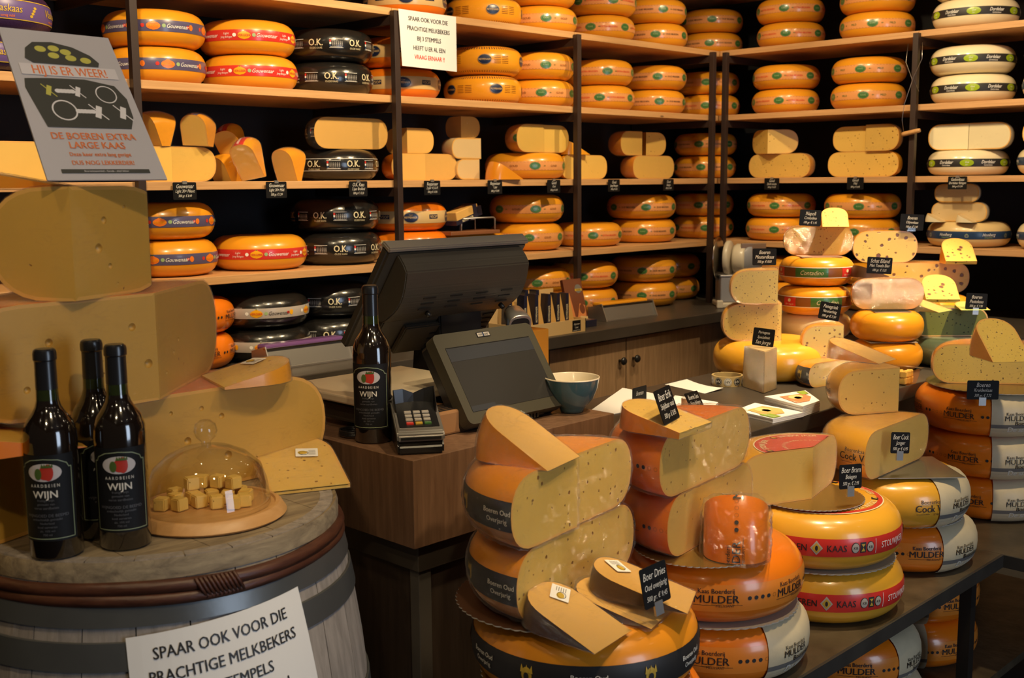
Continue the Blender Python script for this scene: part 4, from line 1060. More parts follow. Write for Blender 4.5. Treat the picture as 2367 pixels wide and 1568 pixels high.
# ------------------------------------------------------------------ wine bottles
GLASSG = mat('dark bottle glass', (.010, .006, .004), .05, coat=1.0, spec=.8)
NECK = mat('dark green neck glass', (.018, .026, .006), .06, coat=1.0)
CAPS = mat('black capsule', (.012, .012, .014), .28, coat=.2)
LABEL = mat('black label paper', (.007, .007, .008), .6, spec=.25)
LGR = mat('label line green', (.28, .33, .20), .4); LTX = mat('label text grey', (.10, .10, .11), .5)
SB = mat('strawberry red', (.45, .035, .02), .4); LF = mat('strawberry leaf', (.06, .11, .02), .5); OVAL = mat('label oval white', (.52, .48, .48), .5)
def bottle(x, y, z, label, front, s=1.0, R=.0385, Ht=.312):
    t = thing('wine_bottle', label, 'bottle', (x, y, z), rad(front), 'strawberry wine bottles')
    k = Ht/.312
    lathe('glass', [(0, 0), (R-.004, 0), (R, .004), (R, .175*k), (R-.001, .188*k), (R-.006, .204*k), (R-.015, .217*k), (.0185, .226*k), (.0160, .236*k), (.0150, .262*k), (0, .262*k)], GLASSG, t, 40, sharp=60)
    lathe('neck', [(.0161, .236*k), (.01515, .2655*k), (.0, .2656*k)], NECK, t, 32)
    lathe('capsule', [(.0157, .252*k), (.0152, .290*k), (.0153, .294*k), (.0168, .296*k), (.0168, .305*k), (.0155, .310*k), (.0130, Ht), (0, Ht)], CAPS, t, 32)
    n = 16; half = 1.15
    bm = bmesh.new(); add_lathe(bm, [(R+.0004, .030*k), (R+.0004, .160*k)], n, -half, half); lb = meshobj('label', bm2me(bm, 'label', [LABEL]), t)
    p = Print(); w_ = 1.02*R; yb, yt = .034*k, .146*k
    for (x0, y0, x1, y1) in ((-w_, yb, -w_, yt-.006), (w_, yb, w_, yt-.006)): p.rect(.0012, y1-y0, x0, (y0+y1)/2, LGR, seg=1)
    p.rect(2*w_, .0012, 0, yb, LGR)
    pts = [(-w_, yt-.006), (-w_+.004, yt-.006), (-w_+.007, yt), (-w_*.5, yt+.0060), (0, yt+.008), (w_*.5, yt+.0060), (w_-.007, yt), (w_-.004, yt-.006), (w_, yt-.006)]
    for a, b in zip(pts, pts[1:]):
        L_ = math.hypot(b[0]-a[0], b[1]-a[1]); p.rect(L_+.0008, .0012, (a[0]+b[0])/2, (a[1]+b[1])/2, LGR, seg=3, rot=math.atan2(b[1]-a[1], b[0]-a[0]))
    oy = .134*k; p.ell(.0245, .0135, 0, oy, OVAL, 1, 14)
    p.ell(.0105, .0100, .002, oy-.001, SB, 2); p.ell(.007, .0125, .006, oy, SB, 2); p.ell(.005, .0085, -.008, oy-.002, LF, 3)
    for q in range(5): p.poly([(-.004+q*.003, oy+.007), (.001+q*.003, oy+.008), (-.002+q*.0035, oy+.0135)], LF, 4)
    p.text('A A R D B E I E N', .0068, 0, .1145*k, CHALK, sx=.82); p.text('WIJN', .0155, 0, .1015*k, CHALK, bold=.02, sx=1.0)
    for q, (s_, sz) in enumerate((('fruitige wijn', .0050), ('gemaakt van', .0050), ('verse aardbeien', .0055), ('', .005), ('WIJNGOED DE BEEMD', .0062), ('ambachtelijk gemaakt', .0050), ('Nederland', .0048), ('koel serveren', .0050), ('alc. 10% vol', .0045), ('750 ml', .0048))):
        if s_: p.text(s_, sz, 0, .0925*k-q*.0058, LTX, bold=.01)
    meshobj('label_print', p.mesh('label_print', lambda a, b, l: ((R+.0006+.0003*l)*cos(a/R), (R+.0006+.0003*l)*sin(a/R), b), .006), lb)
    return t
bottle(.681, 1.641, BZ, 'wine bottle with strawberry label, leftmost of three on the barrel', -130)
bottle(.772, 1.683, BZ, 'wine bottle half hidden between the two front bottles on the barrel', -95)
bottle(.773, 1.606, BZ, 'wine bottle with strawberry label, right front of three on the barrel', -122)
bottle(1.398, 1.780, 1.06, 'wine bottle with strawberry label standing alone by the card terminal', -142, Ht=.318)

# ------------------------------------------------------------------ dome, board, cubes
DX, DY = .942, 1.648
t = thing('cheese_board', 'round turned beech board under the glass dome', 'board', (DX, DY, BZ))
lathe('plate', [(0, 0), (.123, 0), (.128, .004), (.121, .016), (.116, .020), (.110, .020), (.108, .0165), (0, .0165)], BOARDW, t, 72)
t = thing('glass_dome', 'clear glass dome with ball knob covering cheese cubes', 'dome', (DX, DY, BZ+.0175))
lathe('bell', [(.1005, 0), (.102, .001), (.101, .012), (.097, .040), (.088, .066), (.066, .086), (.040, .098), (.012, .103), (0, .1035)], CLEAR, t, 64, sharp=80)
lathe('knob', [(.008, .103), (.0075, .108), (.009, .110), (.0165, .117), (.0195, .127), (.0165, .138), (.009, .1445), (0, .1465)], CLEAR, t, 32, sharp=80)
cube = bmesh.new(); bmesh.ops.create_cube(cube, size=.021); bmesh.ops.bevel(cube, geom=cube.edges[:], offset=.0018, segments=2, affect='EDGES')
cme = bm2me(cube, 'cube', [P_FM])
cubes = [(-.065, .030, 0), (-.040, .045, 0), (-.012, .055, 0), (.015, .045, 0), (.042, .040, 0), (-.055, -.002, 0), (-.028, .010, 0), (.000, .020, 0), (.030, .012, 0), (.058, .018, 0),
         (-.070, -.028, 0), (-.040, -.030, 0), (-.012, -.012, 0), (.018, -.018, 0), (.048, -.022, 0), (-.020, .035, 1), (.008, .034, 1), (.036, .026, 1), (-.034, .022, 1), (.062, -.008, 0)]
for i, (a, b, k) in enumerate(cubes):
    c_, s_ = cos(YAW-PI/2), sin(YAW-PI/2)
    o = meshobj('cheese_cube', cme); o.location = (DX+a*c_-b*s_, DY+a*s_+b*c_, BZ+.0175+.0105+k*.0212); o.rotation_euler = (0, 0, i*1.3)
    if i in (0, 10): o.rotation_euler = (0, .0, i)
    tag(o, 'pale yellow cheese cube heaped with others under the glass dome', 'cheese', 'cheese cubes under the dome')

# ------------------------------------------------------------------ till, displays, scale, terminal
TZ = 1.0605
def panel_frame(parent, org, xv, yv, W_, H_, T_, m, name, r=.012, bev=.002):
    """rounded slab spanned by unit vectors xv (width) and yv (up), thickness backwards"""
    n = xv.cross(yv).normalized(); M = Matrix((xv, yv, n)).transposed().to_4x4(); M.translation = org
    bm = bmesh.new(); add_ngon_prism(bm, [(x+W_/2, y+H_/2) for x, y in rrect(W_, H_, r, 5)], -T_, 0, M=M)
    o = meshobj(name, bm2me(bm, name, [m]), parent); return o, M
# customer display
t = thing('customer_display', 'dark customer display tilted back in front of the till', 'display', (1.56, 1.665, TZ))
o0 = Vector((0, 0, .022)); xv = Vector((1, 0, 0)); yv = Vector((0, .115, .172)).normalized(); nn = xv.cross(yv)
panel_frame(t, o0, xv, yv, .300, .212, .028, GREYB, 'bezel', .014)
panel_frame(t, o0-nn*.0285, xv, yv, .292, .205, .02, BLK, 'back_shell', .014)
panel_frame(t, o0+xv*.022+yv*.026+nn*.0008, xv, yv, .256, .150, .0012, SCREEN, 'screen', .001)
panel_frame(t, o0+xv*.022+yv*.1765+nn*.0012, xv, yv, .256, .0012, .001, BLK, 'screen_edge', .0002)
panel_frame(t, o0+xv*.022+yv*.144+nn*.0012, xv, yv, .256, .031, .0008, SCREEN2, 'header_strip', .0005)
panel_frame(t, o0+xv*.022+yv*.026+nn*.0012, xv, yv, .07, .013, .0008, SCREEN2, 'footer_strip', .0005)
o, M = panel_frame(t, o0+xv*.125+yv*.192+nn*.001, xv, yv, .040, .0125, .0012, BLK, 'badge', .001)
p = Print(); p.rect(.036, .009, .020, .0062, LACE, 0, seg=1); p.text('NIXDORF', .0075, .020, .0060, INK, bold=.02, lay=1, sx=.9); p.rect(.004, .009, .019, .0062, NAVYL, 1, seg=1)
meshobj('badge_print', p.mesh('badge_print', lambda a, b, l: M @ Vector((a, b, .0006+.0002*l))), t)
box('foot', (.05, .02, 0), (.25, .15, .02), BLK, t, bev=.006); box('stem', (.10, .075, .015), (.20, .115, .12), BLK, t, bev=.006)
for k in range(14): box('vent_fin', (.085+k*.010, .012, .004), (.089+k*.010, .022, .015), GREYB, t)

# main till seen from its back: a deep wedge body leaning away
t = thing('cash_till', 'large black till seen from its slotted back behind the customer display', 'till', (1.575, 1.86, TZ))
def prism_x(parent, name, prof, x0, x1, m, bev=.004):
    bm = bmesh.new(); add_ngon_prism(bm, prof, x0, x1, M=Matrix(((0, 0, 1, 0), (1, 0, 0, 0), (0, 1, 0, 0), (0, 0, 0, 1))))
    bmesh.ops.recalc_face_normals(bm, faces=bm.faces)
    if bev: bmesh.ops.bevel(bm, geom=bm.edges[:], offset=bev, segments=2, affect='EDGES')
    return meshobj(name, bm2me(bm, name, [m]), parent)
# profile in (y, z): the screen slab leans, its top towards the viewer
LEAN = .36
def sl(s_, d_): # s along slab upwards, d outwards to viewer side (-y)
    return (.265-s_*.59-d_*.81, .112+s_*.81-d_*.59)
prism_x(t, 'screen_slab', [sl(.03, 0), sl(.318, 0), sl(.318, -.026), sl(.03, -.026)], .0, .445, BLKM, .006)
prism_x(t, 'slab_rim', [sl(.314, .001), sl(.326, .001), sl(.326, -.030), sl(.314, -.030)], 0, .445, mat('till edge grey', (.30, .25, .19), .4), .003)
hump = [sl(.135, 0), sl(.140, .040)] + [sl(.150+.145*k/8, .048+.022*sin(PI*k/8)) for k in range(9)] + [sl(.303, .03), sl(.310, 0)]
prism_x(t, 'rear_hump', hump, .03, .425, BLKM, .003)
prism_x(t, 'lower_back', [sl(.03, 0), sl(.03, .026), sl(.138, .032), sl(.138, 0)], .05, .42, BLKM, .003)
prism_x(t, 'cover_plate', [sl(.032, .028), sl(.032, .042), sl(.118, .046), sl(.118, .032)], .115, .365, BLKM, .003)
def slot(x0, x1, s_, d_, hh=.0032, m=BLK):
    return prism_x(t, 'vent_slot', [sl(s_, d_), sl(s_, d_+.0015), sl(s_+hh, d_+.0015), sl(s_+hh, d_)], x0, x1, m, 0)
for i in range(4):
    for k in range(3): slot(.095+i*.083, .133+i*.083, .196+k*.017, .0690+(.0007 if k == 1 else 0), .0035)
for k in range(6): slot(.375, .412, .036+k*.016, .0285+.0007*k, .006)
for i in range(2):
    for k in range(4): slot(.20+i*.075, .255+i*.075, .038+k*.017+i*.006, .0435+.0006*k, .004)
for x_ in (.132, .372):
    bm = bmesh.new(); add_lathe(bm, [(0, 0), (.006, 0), (.006, .012), (0, .012)], 12); mm = bm2me(bm, 'screw', [BLK])
    q = sl(.182, .066); o = meshobj('screw', mm, t, (x_, q[0], q[1])); o.rotation_euler = (PI/2+.63, 0, 0)
prism_x(t, 'neck', [(.15, .03), (.27, .03), (.25, .20), (.16, .24)], .22, .36, BLK, .004)
prism_x(t, 'base', [(.10, 0), (.33, 0), (.33, .035), (.12, .04), (.10, .02)], .19, .43, BLK, .004)
# hand scanner right of the till
sc_ = onY(1195, 740, 1.93)
t = thing('barcode_scanner', 'small silver scanner head with dark oval mouth beside the till', 'scanner', (sc_.x, 1.93, TZ))
def oval_tube(name, secs, m, parent, cap=True):
    bm = bmesh.new(); prev = None
    for (c, ux, uz, rx, rz_) in secs:
        ring = [bm.verts.new(Vector(c)+Vector(ux)*(rx*cos(a)*(abs(cos(a))**-.25 if abs(cos(a)) > .01 else 1))+Vector(uz)*(rz_*sin(a)*(abs(sin(a))**-.25 if abs(sin(a)) > .01 else 1))) for a in [2*PI*i/28 for i in range(28)]]
        if prev:
            for i in range(28): f = bm.faces.new((prev[i], prev[(i+1) % 28], ring[(i+1) % 28], ring[i])); f.smooth = True
        else: f0 = ring
        prev = ring
    if cap: bm.faces.new(prev); bm.faces.new(f0[::-1])
    bmesh.ops.recalc_face_normals(bm, faces=bm.faces)
    return meshobj(name, bm2me(bm, name, [m]), parent)
ux = (.85, -.52, 0); dz = sc_.z-TZ; uz = (.0, .0, 1)
d_ = Vector((.52*-.6-.15, -.85*.9, -.25)).normalized(); c0 = Vector((0, 0, dz))
ux = Vector((.9, -.35, 0)); uz = d_.cross(ux).normalized()*-1
oval_tube('head', [(c0-d_*.05, ux, uz, .012, .012), (c0-d_*.042, ux, uz, .026, .022), (c0, ux, uz, .031, .025), (c0+d_*.030, ux, uz, .032, .026), (c0+d_*.034, ux, uz, .030, .024)], SILVER, t)
oval_tube('mouth', [(c0+d_*.0335, ux, uz, .026, .0195), (c0+d_*.0355, ux, uz, .025, .019)], BLK, t)
tube('stand', [(0, .03, 0), (0, .03, dz-.03), (.0, .01, dz-.01)], .006, ALU, t); sbox('base', (0, .03, 0), (.07, .06, .012), BLK, t, .004)
t2 = box('key_latch', (-.05, 0, dz-.060), (-.012, .03, dz-.050), ALU, t)

# card terminal
t = thing('card_terminal', 'payment terminal with silver frame and coloured keys at the counter corner', 'card terminal', (1.425, 1.678, TZ), rad(-34))
W2 = .045
prism_pts = lambda a: a
def px_prism(name, prof, x0, x1, m, bev=.003): return prism_x(t, name, prof, x0, x1, m, bev)
px_prism('base_shell', [(-.075, 0), (.085, 0), (.085, .076), (-.07, .030), (-.078, .018)], -W2, W2, BLK, .004)
px_prism('silver_frame', [(-.082, .026), (.080, .076), (.080, .090), (-.074, .046), (-.083, .040)], -W2-.001, W2+.001, SILVER, .003)
px_prism('face', [(-.060, .0485), (.074, .0865), (.074, .0905), (-.060, .0520)], -W2+.006, W2-.006, BLK, .001)
px_prism('card_slot', [(-.0838, .031), (-.082, .031), (-.082, .036), (-.0838, .036)], -W2+.006, W2-.006, BLK, 0)
cols = [(RED, GOLDP, GREEN)]+[(SILVER,)*3]*3
for r_ in range(4):
    for c_ in range(3):
        y_ = -.048+r_*.0150; z_ = .0535+r_*.0043
        o = sbox('key', (-.0175+c_*.0175, y_, z_), (.0140, .0100, .0050), cols[r_][c_] if r_ == 0 else LACE, t, .0012)
fl = bmesh.new()
prof = [(-.038, .000, .010), (-.038, .034, .034), (-.020, .040, .034), (0, .042, .024), (.020, .040, .034), (.038, .034, .040), (.038, -.004, .016)]
pv = None
for (a, b, h_) in prof:
    z0 = .066+b*.2; cur = [fl.verts.new((a, b, z0)), fl.verts.new((a*1.06, b+.004, z0+h_)), fl.verts.new((a*1.10, b+.006, z0+h_)), fl.verts.new((a*1.08, b+.003, z0))]
    if pv:
        for i in range(4): fl.faces.new((pv[i], pv[(i+1) % 4], cur[(i+1) % 4], cur[i]))
    else: fl.faces.new(cur)
    pv = cur
fl.faces.new(pv[::-1]); bmesh.ops.recalc_face_normals(fl, faces=fl.faces)
meshobj('privacy_shield', bm2me(fl, 'privacy_shield', [BLK]), t)

# scale with large flat platter
t = thing('shop_scale', 'counter scale with wide pale metal platter left of the till', 'scale', (1.565, 1.94, TZ))
PLT = mat('pale steel platter', (.72, .60, .42), .36, metal=.1, bump=.03, bscale=60)
box('platter', (-.170, -.15, .062), (.165, .15, .080), PLT, t, bev=.004)
box('body', (-.14, -.11, .014), (.14, .13, .050), BLKM, t, bev=.006); box('platter_mount', (-.06, -.05, .050), (.06, .05, .062), BLK, t)
for a in (-.15, .14):
    for b in (-.13, .11): lathe('foot', [(0, 0), (.016, 0), (.016, .012), (.008, .016), (.008, .062), (0, .062)], BLK, t, 16, loc=(a, b, 0))
for k in range(7): box('vent_fin', (-.02+k*.016, -.1135, .020), (-.012+k*.016, -.110, .044), BLK, t)
tg = tube('scale_cable', [(1.395+.03*cos(a*.7), 1.84+.035*sin(a*.7), TZ+.004+.0004*a) for a in range(0, 26)], .0026, BLK)
tag(tg, 'coiled black cable under the scale platter', 'cable')
PRN = mat('printer orange brown', (.30, .15, .06), .5)
t = thing('receipt_printer', 'low slotted grey printer between card terminal and display', 'printer', (1.535, 1.745, TZ), 0)
box('body', (-.05, -.045, 0), (.05, .05, .05), PRN, t, bev=.005)
for k in range(5): box('slot', (-.03, -.035+k*.012, .0495), (.04, -.030+k*.012, .0515), BLK, t)

# bowl
t = thing('bowl', 'teal grey ceramic bowl with cream inside, right of the display', 'bowl', (1.884, 1.672, TZ+.001))
TEAL = mat('teal grey glaze', (.055, .125, .145), .12, coat=.6); IV = mat('ivory glaze', (.72, .62, .45), .25, coat=.3)
lathe('outer', [(0, 0), (.026, 0), (.028, .006), (.032, .012), (.048, .030), (.058, .055), (.0632, .0785)], TEAL, t, 64, sharp=80)
lathe('inner', [(0, .010), (.028, .014), (.044, .030), (.055, .055), (.0605, .078), (.062, .0805), (.0636, .0800), (.0636, .0775)], IV, t, 64, sharp=80)
# orange box behind the display
t = thing('orange_box', 'bright orange cardboard box half hidden behind the display', 'box', (onY(1268, 760, 2.06).x-.098, 2.12, .931), rad(0))
OB = mat('orange card', (.95, .34, .02), .5); q0 = onY(1268, 760, 2.06)
box('carton', (-.10, -.06, 0), (.098, .06, q0.z-.931), OB, t, bev=.001); box('dark_foot', (-.099, -.0615, 0), (.099, .0615, .035), CARD, t)
p = Print(); p.text('Bellatelles', .034, .0, 0, INK, sx=.62, bold=.02); p.text('kaaskoekjes', .016, .02, -.035, INK)
meshobj('lettering', p.mesh('lettering', lambda a, b, l: (a+.010, -.0612-.0002*l, (q0.z-.931)*.52+b)), t)

# ------------------------------------------------------------------ on the back worktop
WZ = .9555
def film_box(x, y, rz, label, top, fill, L_=.24):
    t = thing('film_dispenser', label, 'dispenser', (x, y, WZ), rad(rz))
    bm = bmesh.new(); pr_ = [(-.05, 0), (.055, 0), (.055, .050), (.05, .056), (-.022, .066)]
    add_ngon_prism(bm, pr_, -L_/2, L_/2, M=Matrix(((0, 0, 1, 0), (1, 0, 0, 0), (0, 1, 0, 0), (0, 0, 0, 1))))
    bmesh.ops.recalc_face_normals(bm, faces=bm.faces); meshobj('housing', bm2me(bm, 'housing', [fill]), t)
    for s_ in (-1, 1):
        bm = bmesh.new(); add_ngon_prism(bm, [(-.062, 0), (.058, 0), (.058, .056), (-.028, .078)], s_*L_/2-.002, s_*L_/2+.002, M=Matrix(((0, 0, 1, 0), (1, 0, 0, 0), (0, 1, 0, 0), (0, 0, 0, 1))))
        bmesh.ops.recalc_face_normals(bm, faces=bm.faces); meshobj('side_plate', bm2me(bm, 'side_plate', [ALU]), t)
    box('front_lip', (-L_/2, -.060, 0), (L_/2, -.054, .006), ALU, t)
    o = box('cutting_edge', (-L_/2-.002, -.030, .066), (L_/2+.002, -.018, .071), STEEL, t)
    o = box('film_roll', (-L_/2+.01, -.010, .060), (L_/2-.01, .045, .080), top, t, bev=.008)
film_box(2.27, 3.27, -1, 'brushed metal film dispenser with violet edge, in front of black wheels', mat('violet foil', (.16, .07, .22), .25, coat=.4), mat('grey tray metal', (.30, .285, .27), .35, metal=.7), .35)
film_box(4.03, 3.26, -4, 'grey metal tray with orange wrap, in front of golden wheels', R_OR, mat('dull grey metal', (.24, .23, .22), .42, metal=.6), .34)
# box with wedges
def gift_wedge(parent, x, y, z, rz, tall=.155, w_=.045, yel=P_PL):
    bm = bmesh.new(); add_ngon_prism(bm, [(-.034, 0), (.034, 0), (.008, tall), (-.002, tall+.003), (-.012, tall)], -w_/2, w_/2, M=Matrix(((1, 0, 0, 0), (0, 0, -1, 0), (0, 1, 0, 0), (0, 0, 0, 1))))
    return bm
bx0 = onZ(1225, 790, WZ)
t = thing('display_carton', 'pale open carton holding wedge packs behind the till', 'box', (3.37, 3.16, WZ), 0)
KR = mat('pale carton', (.62, .42, .18), .6)
box('tray', (-.20, -.075, 0), (.19, .11, .012), KR, t); box('front', (-.20, -.080, 0), (.19, -.075, .055), KR, t)
box('side', (.186, -.08, 0), (.19, .11, .055), KR, t); box('side', (-.20, -.08, 0), (-.196, .11, .055), KR, t)
box('back', (-.20, .106, 0), (.19, .11, .17), KR, t)
p = Print(); p.rect(.052, .046, .13, .028, CARD, 0, seg=1); p.text('Reypenaer', .011, .13, .036, CHALK, 1, sx=.8); p.text('2 jaar', .010, .13, .022, CHALK); p.text('per stuk € 5,95', .008, .13, .010, CHALK, sx=.8)
meshobj('front_print', p.mesh('front_print', lambda a, b, l: (a, -.0806-.0003*l, b)), t)
NB = mat('navy pack', (.012, .014, .035), .35, coat=.3)
for i, (xx, yy, hh) in enumerate(((-.14, -.035, .16), (-.075, -.035, .16), (.0, -.035, .155), (.055, -.035, .155), (.115, -.03, .15), (-.05, .045, .17), (.02, .05, .165), (-.14, .05, .17))):
    w = thing('wedge_pack', ('leftmost', 'second from left', 'middle', 'fourth from left', 'rightmost', 'middle rear', 'right rear', 'left rear')[i]+' wedge pack with navy sleeve in the pale carton', 'cheese', (3.37+xx, 3.16+yy, WZ+.013), rad(-8), 'wedge packs in the carton')
    bm = bmesh.new(); add_ngon_prism(bm, [(-.020, 0), (.040, 0), (.004, hh), (-.012, hh)], -.022, .022, M=Matrix(((1, 0, 0, 0), (0, 0, -1, 0), (0, 1, 0, 0), (0, 0, 0, 1))))
    bmesh.ops.recalc_face_normals(bm, faces=bm.faces); bmesh.ops.bevel(bm, geom=bm.edges[:], offset=.002, segments=2, affect='EDGES')
    meshobj('wedge', bm2me(bm, 'wedge', [mat('amber pack face', (.70, .40, .11), .4, coat=.2)]), w)
    bm = bmesh.new(); add_ngon_prism(bm, [(-.0225, 0), (.0005, 0), (.0005, hh+.002), (-.0145, hh+.002)], -.0235, .0235, M=Matrix(((1, 0, 0, 0), (0, 0, -1, 0), (0, 1, 0, 0), (0, 0, 0, 1))))
    bmesh.ops.recalc_face_normals(bm, faces=bm.faces); sv = meshobj('sleeve', bm2me(bm, 'sleeve', [NB]), w)
    p = Print(); p.text('REYPENAER', .013, 0, 0, CREAM, rot=PI/2, bold=.02, sx=.95)
    p.rect(.040, .016, .010, -hh*.5+.010, GREYP, 1, seg=1); p.ell(.012, .008, .020, -hh*.5+.020, NAVYL, 2)
    meshobj('sleeve_print', p.mesh('sleeve_print', lambda a, b, l: (a-.010, -.0238-.0003*l, hh*.5+b)), sv)
# leaflets
def leaflet_stand():
    t = thing('leaflet_stand', 'leaning stack of brown photo leaflets beside the steel tray', 'leaflet', (3.66, 3.20, WZ), rad(-4))
    BR = mat('leaflet brown', (.16, .045, .02), .35, coat=.4); OR = mat('leaflet orange', (.62, .22, .07), .4)
    bm = bmesh.new(); T = Matrix.Rotation(-.28, 4, 'X')
    add_box(bm, -.055, -.004, 0, .055, .012, .21, M=T); meshobj('leaflets', bm2me(bm, 'leaflets', [BR]), t)
    p = Print(); p.poly([(-.052, .02), (-.018, .03), (-.030, .15), (-.036, .15)], OR); p.poly([(-.010, .03), (.045, .025), (.05, .09), (.020, .10)], OR)
    p.ell(.020, .020, .028, .165, GREYP); p.rect(.042, .010, .028, .160, GOLDP, 2, seg=1); p.text('KAAS', .010, .028, .160, INK, lay=3, bold=.02)
    p.ell(.016, .022, .030, .075, BR, 2); p.poly([(.0, .005), (.053, .005), (.053, .04), (.01, .045)], KR, 3)
    meshobj('leaflet_print', p.mesh('leaflet_print', lambda a, b, l: T @ Vector((a, -.0045-.0003*l, b))), t)
    box('holder', (-.058, -.045, 0), (.058, .05, .030), NB, t, bev=.001)
    p = Print(); p.rect(.036, .020, -.03, .015, LACE, 0, seg=1)
    for k in range(12): p.rect(.0012 if k % 3 else .002, .015, -.044+k*.0026, .016, INK, 1, seg=1)
    meshobj('barcode', p.mesh('barcode', lambda a, b, l: (a, -.0455-.0003*l, b)), t)
leaflet_stand()
# cutting wire hanging on the rack post
wx, wy = 4.862, 2.30
t = thing('wire_cutter', 'cheese cutting wire with wooden handle hanging from the end post', 'cheese wire', (wx, wy, 2.17))
WIRE = mat('steel wire', (.55, .5, .45), .3, metal=1)
tube('wire', [(0, .03, 0), (-.005, .035, -.08), (-.008, .0, -.16), (-.010, .032, -.26), (-.010, .040, -.33), (-.01, .030, -.385)], .0012, WIRE, t, 6)
tube('wire', [(0, -.035, -.0), (0, -.036, -.07), (-.005, .0, -.15), (-.005, -.03, -.21)], .0012, WIRE, t, 6)
bm = bmesh.new(); add_lathe(bm, [(0, 0), (.009, .001), (.0105, .012), (.0100, .075), (.008, .084), (0, .086)], 20)
o = meshobj('handle', bm2me(bm, 'handle', [BOARDW]), t, (-.015, .035, -.395)); o.rotation_euler = (rad(79), 0, 0)
# slicer
SLW = mat('slicer white enamel', (.62, .55, .42), .35, coat=.3); SLG = mat('slicer grey plastic', (.26, .26, .29), .4)
t = thing('meat_slicer', 'cream and grey slicing machine at the corner of the back worktop', 'slicer', (4.74, 3.16, WZ), rad(-45))
t.scale = (.88,)*3
box('base', (-.075, -.11, .0), (.18, .11, .03), SLW, t, bev=.008)
for a in (-.07, .17): box('foot', (a-.018, -.115, 0), (a+.018, -.09, .045), SLW, t, bev=.006)
box('housing', (-.06, -.07, .03), (.17, .09, .175), SLG, t, bev=.006); box('housing_rim', (-.064, -.074, .172), (.174, .094, .184), ALU, t, bev=.003)
def drum(nm, r, th, m, loc, rot=(PI/2, 0, rad(65))):
    bm = bmesh.new(); add_lathe(bm, [(0, 0), (r*.9, 0), (r, th*.2), (r, th*.8), (r*.94, th), (0, th)], 40); o = meshobj(nm, bm2me(bm, nm, [m]), t, loc); o.rotation_euler = rot
drum('blade', .125, .006, STEEL, (-.065, .0, .275)); drum('blade_guard', .098, .03, SLW, (-.02, .0, .275)); drum('motor_drum', .085, .07, SLW, (.03, -.0, .27))
box('arm', (.03, -.05, .17), (.17, .05, .25), SLW, t, bev=.01); drum('bowl_knob', .075, .04, SLG, (.105, -.035, .270), (PI/2, 0, rad(20)))
box('pusher', (.05, -.075, .30), (.19, -.06, .36), mat('slicer brown plastic', (.20, .12, .07), .3, coat=.3), t, bev=.003)
# rack + packed wedge on the fourth shelf
t = thing('serving_board', 'small brown wooden board with bent steel rail on an orange wheel', 'board', (3.235, 3.44, 1.275+.0905))
box('board', (-.15, -.05, 0), (.13, .06, .016), mat('red brown board', (.20, .075, .03), .4, var=.2), t, bev=.003)
for yy in (-.035,): tube('rail', [(-.08, yy, .014), (-.08, yy, .062), (-.072, yy, .068), (.105, yy, .068), (.113, yy, .062), (.113, yy, .014)], .0035, ALU, t)
tube('rail', [(-.03, .03, .014), (-.03, .03, .060), (.06, .03, .060), (.06, .03, .014)], .003, ALU, t)
t = thing('wedge_pack', 'amber wedge in navy cardboard sleeve lying slanted on the steel rail', 'cheese', (3.20, 3.44, 1.275+.0905+.060), 0)
t.rotation_euler = (0, rad(-14), rad(8))
box('wedge', (-.075, -.03, .015), (.07, .03, .052), mat('amber pack face', (.70, .40, .11), .4), t, bev=.003)
sl_ = box('sleeve', (-.085, -.033, .0), (.085, .033, .018), NB, t); box('sleeve', (.035, -.0335, .0), (.058, .0335, .0545), NB, t); box('sleeve', (.060, -.034, 0), (.088, .034, .040), NB, t)
p = Print(); p.text('REYPENAER', .014, -.0, .009, CREAM, bold=.02)
meshobj('sleeve_print', p.mesh('sleeve_print', lambda a, b, l: (a-.01, -.0335-.0003*l, b)), sl_)

# ------------------------------------------------------------------ papers, roll and brochures on the low worktop
IZ = .9305
def slab4(name, pts, z, th, m, label, cat, curl=0.0, group=None):
    P = [onZ(u, v, z+th) for u, v in pts]; c = sum(P, Vector())/4; bm = bmesh.new()
    n = 6; g = []
    for lay in (0, 1):
        rows = []
        for j in range(n+1):
            row = []
            for i in range(n+1):
                s_, r_ = i/n, j/n; q = P[0]*(1-s_)*(1-r_)+P[1]*s_*(1-r_)+P[2]*s_*r_+P[3]*(1-s_)*r_
                row.append(bm.verts.new((q.x-c.x, q.y-c.y, (th if lay else 0)+curl*(s_-.5)**2*4*r_)))
            rows.append(row)
        g.append(rows)
    for lay in (0, 1):
        for j in range(n):
            for i in range(n): bm.faces.new((g[lay][j][i], g[lay][j][i+1], g[lay][j+1][i+1], g[lay][j+1][i]))
    for i in range(n):
        for (a, b) in (((0, i), (0, i+1)), ((n, i), (n, i+1)), ((i, 0), (i+1, 0)), ((i, n), (i+1, n))):
            bm.faces.new((g[0][a[0]][a[1]], g[0][b[0]][b[1]], g[1][b[0]][b[1]], g[1][a[0]][a[1]]))
    bmesh.ops.recalc_face_normals(bm, faces=bm.faces)
    o = meshobj(name, bm2me(bm, name, [m]), None, (c.x, c.y, z))
    if label: tag(o, label, cat, group)
    return o, P, c
slab4('paper_sheet', [(1364, 950), (1412, 958), (1600, 925), (1439, 897)], IZ, .0015, PAPER, 'large white paper sheet lying beside the bowl', 'paper')
slab4('paper_sheet', [(1537, 889), (1629, 910), (1672, 901), (1588, 881)], IZ, .001, PAPER, 'small curled white paper sheet left of the sticker roll', 'paper', curl=.006)
slab4('paper_pad', [(1540, 952), (1640, 950), (1660, 930), (1560, 914)], IZ, .010, PAPER, 'white paper pad behind the wedge with the tilted card', 'paper')
q = onZ(1585, 945, IZ); t = thing('small_spool', 'tiny spool of brown and white tape behind the Boer Erik card', 'tape', (q.x, q.y, IZ))
